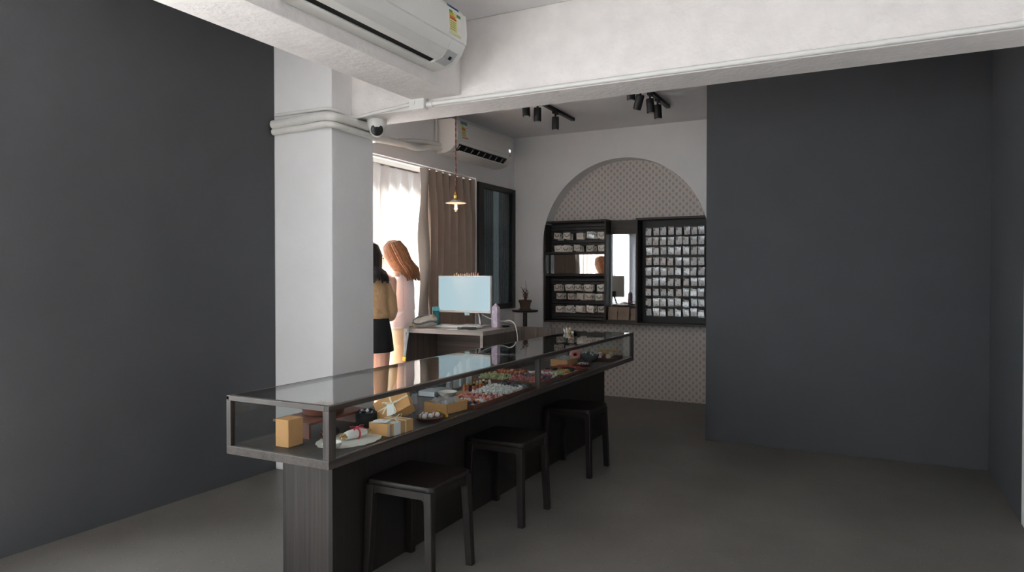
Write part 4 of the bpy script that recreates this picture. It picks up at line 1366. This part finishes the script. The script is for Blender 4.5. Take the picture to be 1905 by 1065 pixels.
sub('bow', g2, 'ribbon', lambda m: bow(m, (0, 0, .029), (.5, 1, 0), (-1, .5, 0), .046), smooth=True)
sub('gift_tag', g2, 'paper_white', lambda m: m.obox((.030, -.012, .030), (.062, .036, .001), (0, R(4), R(-14))))

# near end: lace paper, wrapped bundle, pine cone, shell, straw basket on a stand, black basket
m = MB()
n_ = 60
g = random.Random(9)
ring_o = [(-1.905 + .115 * math.cos(a) * (1 + .03 * math.sin(17 * a)), 2.235 + .155 * math.sin(a) * (1 + .03 * math.sin(13 * a)), CF + .0015) for a in [2 * math.pi * k / n_ for k in range(n_)]]
m.loft([ring_o, [(x, y, CF + .0035) for x, y, z in ring_o]])
tag(m.build('lace_paper', 'lace'), 'pale ragged edged paper mat at the near end of the case', 'paper mat')
wb = thing('wrapped_bundle', 'white wrapped bundle tied with a red ribbon on the paper mat', 'bundle', (-1.895, 2.255, CF + .004), None, R(-12), True)
sub('wrapper', wb, 'paper_white', lambda m: m.tube([(0, -.045, .018), (0, -.02, .020), (0, .03, .020), (0, .055, .018)], [.016, .020, .020, .016], 10), smooth=True)
for q in (-1, 1):
    for k in range(3):
        sub('stick', wb, 'straw', lambda m: m.cyl((-.008 + k * .008, .005 + q * .045, .016 + (k % 2) * .008), (-.008 + k * .009, .005 + q * .078, .015 + (k % 2) * .009), .005, None, 8))
sub('red_ribbon', wb, 'red_ribbon', lambda m: (m.tube([(.0215 * math.cos(a), .012, .020 + .0215 * math.sin(a)) for a in [2 * math.pi * k / 16 for k in range(17)]], .004, 6), bow(m, (0, .012, .043), (.3, 1, 0), (-1, .3, 0), .034)), smooth=True)
pc = thing('pine_cone', 'brown pine cone beside the red ribboned bundle', 'pine cone', (-1.99, 2.195, CF + .003))
sub('core', pc, 'pine_brown', lambda m: m.ell((-1.99, 2.195, CF + .028), .018, .024, .022, 10, 8), smooth=True)
for k in range(44):
    a, b = k * 2.4, -1 + 2 * (k + .5) / 44
    d_ = Vector((math.cos(a) * math.sqrt(1 - b * b), b, math.sin(a) * math.sqrt(1 - b * b)))
    c_ = Vector((-1.99 + d_.x * .020, 2.195 + d_.y * .026, CF + .029 + d_.z * .023))
    if c_.z < CF + .006:
        continue
    sub('scale', pc, 'pine_brown', lambda m: m.tube([c_ - d_ * .006, c_ + d_ * .006], [.004, .0075], 6, .35))
sh = MB()
sh.lathe([(.001, 0), (.022, .004), (.036, .014), (.040, .026), (.036, .026), (.02, .010), (.001, .006)], (-1.865, 2.085, CF + .003), 24)
tag(sh.build('white_dish', 'porcelain', smooth=True), 'small white dish by the near corner post', 'dish')
ws = thing('wooden_riser', 'dark red wood riser shelf at the near end of the case', 'riser', (-2.15, 2.36, CF))
sub('top', ws, 'tray_wood', lambda m: m.box(-2.26, -2.055, 2.16, 2.54, CF + .058, CF + .068), bevel=.001)
for y in (2.17, 2.52):
    sub('leg', ws, 'tray_wood', lambda m: m.box(-2.255, -2.065, y, y + .01, CF, CF + .058))
sb = thing('straw_basket', 'flat dark basket filled with straw on the riser', 'basket', (-2.15, 2.35, CF + .068))
sub('basket', sb, 'tray_wood', lambda m: m.lathe([(.07, CF + .068), (.088, CF + .075), (.095, CF + .102), (.088, CF + .102), (.08, CF + .08)], (-2.15, 2.35, 0), 24), smooth=True)
g = random.Random(2)
m = MB()
for k in range(160):
    a, q = g.uniform(0, 6.28), math.sqrt(g.random()) * .072
    c_ = Vector((-2.15 + q * math.cos(a), 2.35 + q * math.sin(a), CF + .088 + g.random() * .025))
    d_ = Vector((g.uniform(-1, 1), g.uniform(-1, 1), g.uniform(-.3, .5))).normalized()
    m.tube([c_ - d_ * .014, c_ + d_ * .014], .0012, 4)
s_ = m.build('straw', 'straw', sb)
s_['kind'] = 'stuff'
bkt = thing('black_basket', 'black woven basket of dark stones behind the gift boxes', 'basket', (-2.03, 2.475, CF))
sub('basket', bkt, 'wicker_black', lambda m: m.lathe([(.040, CF), (.046, CF + .02), (.048, CF + .065), (.043, CF + .068), (.040, CF + .05)], (-2.012, 2.475, 0), 28), smooth=True)
stones('dark grey stones heaped in the black woven basket', -2.035, -1.99, 2.452, 2.498, CF + .055, 40, .010, ['gem_grey', 'gem_navy', 'gem_black', 'gem_clear'], 21)
sm = MB().ell((-2.02, 2.26, CF + .02), .032, .03, .02, 16, 10)
tag(sm.build('dark_pouch', 'felt_dark', smooth=True), 'small dark felt pouch between the pine cone and riser', 'pouch')
tag(MB().box(-2.10, -2.03, 2.02, 2.10, CF, CF + .11).build('tissue_box', 'kraft', bevel=.003), 'upright pale kraft carton at the near back corner', 'carton')

# acrylic blocks
for i, (x, y, h_) in enumerate(((-2.01, 2.72, .10), (-1.985, 2.775, .115), (-2.05, 2.80, .125), (-2.02, 2.86, .11))):
    t = thing('acrylic_block', '%s clear acrylic display block behind the gift boxes, counting from the near end' % ORD[i], 'block', (x, y, CF), 'acrylic blocks')
    sub('block', t, 'acrylic', lambda m: m.box(x - .018, x + .018, y - .018, y + .018, CF, CF + h_), bevel=.001)
    sub('insert', t, 'gem_clear', lambda m: m.box(x - .010, x + .010, y - .010, y + .010, CF + h_ * .35, CF + h_ * .8))

# round plate with wrapped pieces and a gold stick
rpz = thing('wooden_plate', 'round dark wooden plate in front of the open kraft box', 'plate', (-1.822, 2.715, CF))
sub('plate', rpz, 'tray_wood', lambda m: m.lathe([(.045, CF), (.058, CF + .008), (.066, CF + .018), (.062, CF + .019), (.050, CF + .010)], (-1.832, 2.715, 0), 36), smooth=True)
for i, (x, y) in enumerate(((-1.85, 2.685), (-1.835, 2.715), (-1.82, 2.75), (-1.865, 2.725))):
    t = thing('wrapped_candle', 'white wrapped stub on the round plate, %s from the near side' % ORD[i], 'candle', (x, y, CF + .010), 'wrapped stubs on the plate')
    sub('wrapper', t, 'paper_white', lambda m: m.tube([(x - .018, y, CF + .021), (x - .012, y, CF + .023), (x + .012, y, CF + .023), (x + .018, y, CF + .022)], [.006, .011, .011, .008], 10), smooth=True)
    sub('band', t, 'gem_rose', lambda m: m.tube([(x - .003, y, CF + .023), (x + .003, y, CF + .023)], .0115, 10))
gs = thing('gold_stick', 'short gold rod lying across the round plate rim', 'rod', (-1.785, 2.785, CF + .02))
sub('rod', gs, 'gold', lambda m: m.tube([(-1.842, 2.81, CF + .026), (-1.79, 2.785, CF + .022), (-1.772, 2.768, CF + .018)], .0045, 8), smooth=True)
for p in ((-1.842, 2.81, CF + .026), (-1.771, 2.767, CF + .018)):
    sub('cap', gs, 'gold', lambda m: m.obox(p, (.014, .014, .012), (0, R(10), R(-30))), bevel=.002)

# bowl, clear box, bottle board, towers
bw = MB().lathe([(.022, CF), (.024, CF + .004), (.042, CF + .018), (.056, CF + .036), (.053, CF + .036), (.038, CF + .02), (.001, CF + .008)], (-2.08, 3.26, 0), 36)
tag(bw.build('white_bowl', 'porcelain', smooth=True), 'white porcelain bowl beside the bottle board', 'bowl')
o = MB()
rock(o, (-2.075, 3.255, CF + .022), .011, random.Random(1))
tag(o.build('orange_stone', 'gem_orange', recalc=False), 'single orange stone in the white bowl', 'stone')
cbx = thing('clear_box', 'clear plastic box with lid behind the white bowl', 'box', (-2.20, 3.33, CF))
sub('box', cbx, 'acrylic', lambda m: m.box(-2.262, -2.14, 3.22, 3.42, CF, CF + .055), bevel=.002)
sub('lid', cbx, 'acrylic', lambda m: m.box(-2.265, -2.137, 3.217, 3.423, CF + .055, CF + .066), bevel=.002)
sub('filling', cbx, 'paper_white', lambda m: m.box(-2.255, -2.147, 3.23, 3.41, CF + .004, CF + .03))
tag(MB().box(-2.105, -2.012, 3.32, 3.73, CF, CF + .012).build('wooden_board', 'light_wood', bevel=.002), 'pale wood board holding the little roller bottles', 'board')
g = random.Random(5)
bn = 0
for i in range(7):
    for j in range(2):
        x, y = -2.08 + j * .042, 3.44 + i * .038
        mm = ['gem_orange', 'gem_rust', 'gem_amber', 'gem_red', 'gem_grey', 'gem_black', 'gem_orange', 'gem_clear'][(i * 3 + j * 5) % 8]
        t = thing('stone_bottle', 'tiny stone filled bottle on the pale board, %s from the near end, %s row' % (ORD[i], 'back' if j == 0 else 'front'), 'bottle', (x, y, CF + .012), 'tiny bottles on the board')
        sub('body', t, mm, lambda m: m.lathe([(.0095, CF + .012), (.010, CF + .014), (.010, CF + .036), (.006, CF + .041)], (x, y, 0), 10), smooth=True)
        sub('cap', t, ['gem_white', 'gem_black', 'gold'][g.randrange(3)], lambda m: m.cyl((x, y, CF + .041), (x, y, CF + .050), .007, None, 10), smooth=True)
for i, (x, y, h_) in enumerate(((-2.235, 3.52, .10), (-2.22, 3.58, .135), (-2.235, 3.65, .155), (-2.215, 3.72, .17))):
    m = MB()
    rr = []
    for z, r_ in ((CF, .019), (CF + h_ - .018, .017), (CF + h_, .004)):
        rr.append([(x + r_ * math.cos(R(90 * k + 45)), y + r_ * math.sin(R(90 * k + 45)), z) for k in range(4)])
    m.loft(rr)
    tag(m.build('selenite_tower', 'selenite', bevel=.001), 'white selenite tower at the case back, %s in rising height' % ORD[i], 'crystal', 'white towers')

# far end: small plate, glass bowl, tray of candy-like bundles, rose ring stone
o = MB().lathe([(.03, CF), (.05, CF + .006), (.062, CF + .014), (.058, CF + .015), (.04, CF + .008)], (-1.905, 4.885, 0), 30)
tag(o.build('small_plate', 'tray_wood', smooth=True), 'small shallow brown plate beyond the bracelet tray', 'plate')
stones('pale chips on the small brown plate', -1.94, -1.87, 4.85, 4.92, CF + .01, 36, .008, ['gem_white', 'gem_clear', 'gem_rose'], 31, heap=.004)
o = MB().lathe([(.03, CF), (.033, CF + .006), (.07, CF + .030), (.082, CF + .056), (.079, CF + .056), (.066, CF + .032), (.001, CF + .010)], (-1.965, 5.16, 0), 36)
tag(o.build('glass_bowl', 'bowl_glass_grey', smooth=True), 'grey glass bowl heaped with grey stones', 'bowl')
g = random.Random(41)
m = MB()
for k in range(70):
    a, q = g.uniform(0, 6.28), math.sqrt(g.random()) * .055
    m.cur = g.randrange(3)
    rock(m, (-1.965 + q * math.cos(a), 5.16 + q * math.sin(a), CF + .036 + g.random() * (.042 - q * .4)), .013, g)
stuff(m.build('tumbled_stones', ['gem_grey', 'gem_white', 'gem_grey'], recalc=False), 'grey and white stones heaped in the glass bowl', 'stones')
m = MB()
m.tube([(-2.06 + .028 * math.cos(a), 5.10 + .012 * math.cos(a), CF + .055 + .028 * math.sin(a)) for a in [2 * math.pi * k / 28 for k in range(29)]], .017, 12)
dst = thing('rose_ring', 'upright rose coloured stone ring behind the grey bowl', 'stone ring', (-2.06, 5.10, CF))
m.build('ring', 'gem_pink', dst, smooth=True)
sub('stand', dst, 'acrylic', lambda m: m.box(-2.085, -2.035, 5.085, 5.115, CF, CF + .02))
tray('dark wood tray of wrapped bundles at the far end of the case', -2.0, -1.80, 5.24, 5.50, paper=False)
for i, (x, y, h_, mm, nm) in enumerate(((-1.92, 5.28, .05, 'paper_white', 'white'), (-1.86, 5.33, .045, 'card_grey', 'grey'), (-1.94, 5.36, .06, 'paper_white', 'tall white'), (-1.87, 5.42, .055, 'lace', 'cream'))):
    t = thing('wrapped_bundle', '%s wrapped bundle in the far end tray' % nm, 'bundle', (x, y, CF + .007), 'bundles in the far tray')
    sub('wrapper', t, mm, lambda m: m.tube([(x, y - .03, CF + .028), (x, y - .02, CF + h_ * .6), (x, y + .02, CF + h_ * .65), (x, y + .03, CF + .03)], [.014, .02, .02, .014], 10), smooth=True)
    sub('tie', t, 'red_ribbon' if i == 0 else 'straw', lambda m: m.tube([(x + .0215 * math.cos(a), y, CF + h_ * .62 + .0215 * math.sin(a)) for a in [2 * math.pi * k / 14 for k in range(15)]], .0035, 6), smooth=True)
for i, (x, y) in enumerate(((-1.90, 5.30), (-1.93, 5.40), (-1.86, 5.44))):
    t = thing('gold_twig', 'golden twig lying on the far tray bundles, %s from the near side' % ORD[i], 'twig', (x, y, CF + .06), 'golden twigs')
    sub('twig', t, 'gold', lambda m: m.tube([(x - .04, y - .01, CF + .070), (x, y, CF + .066), (x + .045, y + .02, CF + .058)], .004, 6))
    sub('bud', t, 'gold', lambda m: m.ell((x - .04, y - .01, CF + .071), .007, .006, .006, 8, 6))

# crystal cluster on top of the glass
g = random.Random(77)
cc = thing('crystal_cluster', 'small white crystal cluster on the far back corner of the glass top', 'crystal', (-2.235, 5.37, CZ1))
for k in range(9):
    a = k * 2.4
    q = .006 * math.sqrt(k)
    b0 = Vector((-2.235 + q * math.cos(a) * 1.6, 5.37 + q * math.sin(a), CZ1))
    tp = b0 + Vector((.018 * math.cos(a), .014 * math.sin(a), .05 - .0035 * k))
    sub('point', cc, ['gem_white', 'gem_clear', 'gem_white', 'gem_clear'][k % 4] if k not in (5, 8) else ('gem_amber' if k == 5 else 'aqua_plastic'), lambda m: m.tube([b0, b0.lerp(tp, .7), tp], [.009, .008, .001], 6))
o = MB()
rock(o, (-2.16, 5.30, CZ1 + .010), .012, g)
tag(o.build('white_pebble', 'gem_white', recalc=False), 'white pebble beside the crystal cluster on the glass top', 'stone')


# ------------------------------------------------------------------ people
def remesh(o, vox, smooth_it=4):
    md = o.modifiers.new('remesh', 'REMESH')
    md.mode = 'VOXEL'
    md.voxel_size = vox
    md.use_smooth_shade = True
    s = o.modifiers.new('smooth', 'SMOOTH')
    s.factor = .5
    s.iterations = smooth_it


def hand(m, wrist, d, nrm, side):
    """palm, four curled fingers and a thumb, all overlapping the wrist"""
    d, nrm = Vector(d).normalized(), Vector(nrm).normalized()
    x = d.cross(nrm).normalized() * side
    w0 = Vector(wrist)
    for k in range(4):
        o = x * (.030 - k * .019)
        m.capsule(w0 + d * .01 + o * .6, w0 + d * .075 + o, .013, .0115, 8)
        L = (.034, .040, .037, .029)[k]
        p1 = w0 + d * .082 + o
        p2 = p1 + (d * .9 + nrm * .35).normalized() * L
        p3 = p2 + (d * .5 + nrm * .85).normalized() * L * .75
        m.capsule(p1, p2, .0098, .0088, 8)
        m.capsule(p2, p3, .0088, .0078, 8)
    t0 = w0 + d * .025 + x * .028
    t1 = t0 + (d * .6 + x * .7 + nrm * .3).normalized() * .042
    m.capsule(t0, t1, .013, .0105, 8)
    m.capsule(t1, t1 + (d * .8 + nrm * .5).normalized() * .032, .0105, .0085, 8)


def body_mesh(t, head_c, tilt, arms, s=1.0, legs=(.085, .085)):
    m = MB()
    for q in (-1, 1):
        hip, knee, ank = Vector((q * .085, 0, .86 * s)), Vector((q * .085, .015, .47 * s)), Vector((q * .085, -.01, .075))
        m.capsule(hip, knee, .082, .052)
        m.capsule(knee, ank, .052, .034)
        m.ell(knee.lerp(ank, .3) + Vector((0, -.018, 0)), .045, .048, .10, 12, 10)
        m.capsule(ank + Vector((0, -.01, -.03)), ank + Vector((0, .13, -.05)), .036, .026)
    m.ell((0, 0, .90 * s), .155, .115, .12)
    m.ell((0, 0, 1.06 * s), .125, .095, .14)
    m.ell((0, .005, 1.22 * s), .145, .105, .15)
    m.capsule((-.13, 0, 1.33 * s), (.13, 0, 1.33 * s), .055, .055)
    hc = Vector(head_c)
    m.capsule((0, 0, 1.32 * s), hc + Vector((0, -.02, -.06)), .052, .05)
    rm = Euler((tilt, 0, 0)).to_matrix()
    m.ell(hc + rm @ Vector((0, -.01, .025)), .074, .092, .085, 20, 14)
    m.ell(hc + rm @ Vector((0, .022, -.035)), .060, .066, .075, 18, 12)
    m.ell(hc + rm @ Vector((0, .052, -.085)), .030, .026, .024)
    m.tube([hc + rm @ Vector((0, .088, .01)), hc + rm @ Vector((0, .108, -.032)), hc + rm @ Vector((0, .085, -.038))], [.008, .013, .010], 8)
    for q in (-1, 1):
        m.ell(hc + rm @ Vector((q * .072, -.008, -.01)), .010, .018, .028)
    for q, (el, wr, hd) in zip((-1, 1), arms):
        sh_ = Vector((q * .165, 0, 1.325 * s))
        m.capsule(sh_, el, .046, .036)
        m.capsule(el, wr, .037, .025)
        hand(m, wr, hd, (-q * .6, .1, -.5), -q)
    b = m.build('body', 'pink_skin', t, smooth=True)
    remesh(b, .006)
    for q in (-1, 1):
        sub('eye', t, 'eye_dark', lambda mm: mm.ell(hc + rm @ Vector((q * .030, .083, .005)), .011, .006, .006))
        sub('eyebrow', t, 'hair_black', lambda mm: mm.tube([hc + rm @ Vector((q * .016, .088, .026)), hc + rm @ Vector((q * .045, .078, .027))], .003, 6))
    sub('lips', t, 'lip', lambda mm: mm.ell(hc + rm @ Vector((0, .083, -.062)), .02, .008, .007))
    return b


def ring(cx_, cy_, z, rx, ry, n=64, k=0, amp=0.0, ph=0.0):
    return [(cx_ + rx * math.cos(a) * (1 + amp * math.sin(k * a + ph)), cy_ + ry * math.sin(a) * (1 + amp * math.sin(k * a + ph)), z) for a in [2 * math.pi * j / n for j in range(n)]]


def hair(t, hc, tilt, material, zend, seed, n=150, spread=.03, front=35, back_push=-.03, sway=0.0):
    g = random.Random(seed)
    hc = Vector(hc)
    rm = Euler((tilt, 0, 0)).to_matrix()
    m = MB()
    m.ell(hc + rm @ Vector((0, -.020, .032)), .084, .094, .090, 24, 16)
    hm = m.build('hair', material, t, smooth=True)
    mm = MB()
    for i in range(n):
        # angle measured from the face direction; leave the face free
        a = R(front + (360 - 2 * front) * (i + g.random()) / n)
        dx, dy = math.sin(a), math.cos(a)
        lay = g.uniform(.94, 1.06)
        top = hc + rm @ Vector((dx * .012, -.012 + dy * .012, .120))
        mid = hc + rm @ Vector((dx * .062 * lay, -.018 + dy * .072 * lay, .088))
        side = hc + rm @ Vector((dx * .088 * lay, -.020 + dy * .096 * lay, .012))
        jaw = hc + rm @ Vector((dx * .086 * lay, -.030 + dy * .088 * lay, -.09))
        zc = zend + g.uniform(-.02, .035) + (.05 * max(0, dy))
        end = Vector((dx * (.095 + spread) * lay + sway, hc.y * .4 + back_push + dy * .085 * lay, zc))
        m2 = jaw.lerp(end, .55) + Vector((dx * .012, dy * .010 - .010, 0))
        r_ = g.uniform(.011, .016)
        mm.tube([top, mid, side, jaw, m2, end], [r_ * .5, r_ * .9, r_, r_, r_ * .95, r_ * .4], 6, .55)
    o = mm.build('locks', material, hm, smooth=True)
    return hm


# person in pink
p2 = thing('person', 'person in loose pale pink shirt and cream trousers, long ginger hair', 'person', (-3.47, 4.71, 0), None, R(114), True)
hc2 = (0, .055, 1.52)
body_mesh(p2, hc2, R(-22), [(Vector((-.215, -.01, 1.08)), Vector((-.12, .10, 1.10)), (.8, .5, .1)), (Vector((.215, -.01, 1.08)), Vector((.12, .10, 1.10)), (-.8, .5, .1))])
m = MB()
m.loft([ring(0, .005, .92, .19, .128, 64, 9, .035), ring(0, .005, 1.0, .18, .122, 64, 9, .03, .4), ring(0, 0, 1.12, .172, .116, 64, 7, .02, .8), ring(0, -.005, 1.24, .172, .112, 64, 7, .012, 1), ring(0, -.01, 1.33, .162, .096, 64, 5, .006), ring(0, -.008, 1.375, .105, .075), ring(0, 0, 1.395, .062, .058)])
for q in (-1, 1):
    m.tube([(q * .12, 0, 1.325), (q * .175, .0, 1.29), (q * .205, -.005, 1.19), (q * .222, -.01, 1.07), (q * .20, .02, 1.05), (q * .14, .075, 1.09)], [.060, .068, .070, .074, .070, .046], 20)
o = m.build('shirt', 'pink_cotton', p2, smooth=True)
remesh(o, .008, 5)
m = MB()
m.loft([ring(0, 0, .78, .178, .138), ring(0, 0, .9, .178, .140), ring(0, 0, 1.0, .150, .115)])
for q in (-1, 1):
    m.loft([ring(q * .095, 0, .03, .098, .105, 48, 8, .05), ring(q * .09, 0, .3, .095, .10, 48, 8, .045, .3), ring(q * .085, 0, .6, .092, .10, 48, 7, .03, .6), ring(q * .078, 0, .84, .09, .11, 48, 6, .01)])
o = m.build('trousers', 'cream_cotton', p2, smooth=True)
remesh(o, .008, 4)
for q in (-1, 1):
    sub('shoe', p2, 'shoe_white', lambda mm: mm.loft([ring(q * .085, .05, 0, .045, .13, 24), ring(q * .085, .05, .03, .047, .132, 24), ring(q * .085, .03, .065, .040, .10, 24), ring(q * .085, -.01, .09, .036, .05, 24)]), smooth=True)
hair(p2, hc2, R(-22), 'hair_ginger', 1.325, 3, 190, .015, 40, -.10)

# person in tan top and black skirt
p1 = thing('person', 'person in tan top and black skirt with long black hair behind the pillar', 'person', (-3.40, 4.22, 0), None, R(36), True)
hc1 = (0, .03, 1.49)
body_mesh(p1, hc1, R(-8), [(Vector((-.165, -.01, 1.08)), Vector((-.10, .17, 1.06)), (.4, .9, .1)), (Vector((.165, -.01, 1.08)), Vector((.10, .17, 1.06)), (-.4, .9, .1))], .985)
m = MB()
m.loft([ring(0, 0, 1.02, .150, .118, 64, 11, .03), ring(0, 0, 1.06, .172, .135, 64, 9, .03, .5), ring(0, 0, 1.14, .168, .130, 64, 7, .02, .9), ring(0, -.005, 1.24, .165, .118, 64, 6, .012, 1), ring(0, -.01, 1.315, .158, .092, 64, 5, .006), ring(0, -.008, 1.36, .10, .07), ring(0, 0, 1.378, .06, .055)])
for q in (-1, 1):
    m.tube([(q * .10, 0, 1.31), (q * .14, .0, 1.275), (q * .155, -.005, 1.18), (q * .162, -.01, 1.075), (q * .155, .03, 1.045), (q * .11, .13, 1.06)], [.052, .054, .054, .056, .054, .040], 20)
o = m.build('top', 'tan_cotton', p1, smooth=True)
remesh(o, .008, 5)
m = MB()
m.loft([ring(0, 0, .765, .185, .15, 64, 8, .03), ring(0, 0, .84, .178, .145, 64, 8, .022, .2), ring(0, 0, .93, .168, .135, 64, 6, .01), ring(0, 0, 1.02, .150, .115), ring(0, 0, 1.06, .138, .105)])
o = m.build('skirt', 'black_cotton', p1, smooth=True)
remesh(o, .008, 3)
for q in (-1, 1):
    sub('shoe', p1, 'black_cotton', lambda mm: mm.loft([ring(q * .085, .05, 0, .045, .13, 24), ring(q * .085, .05, .03, .047, .132, 24), ring(q * .085, .03, .065, .040, .10, 24), ring(q * .085, -.01, .09, .036, .05, 24)]), smooth=True)
hair(p1, hc1, R(-8), 'hair_black', 1.31, 11, 180, .05, 35, -.075)
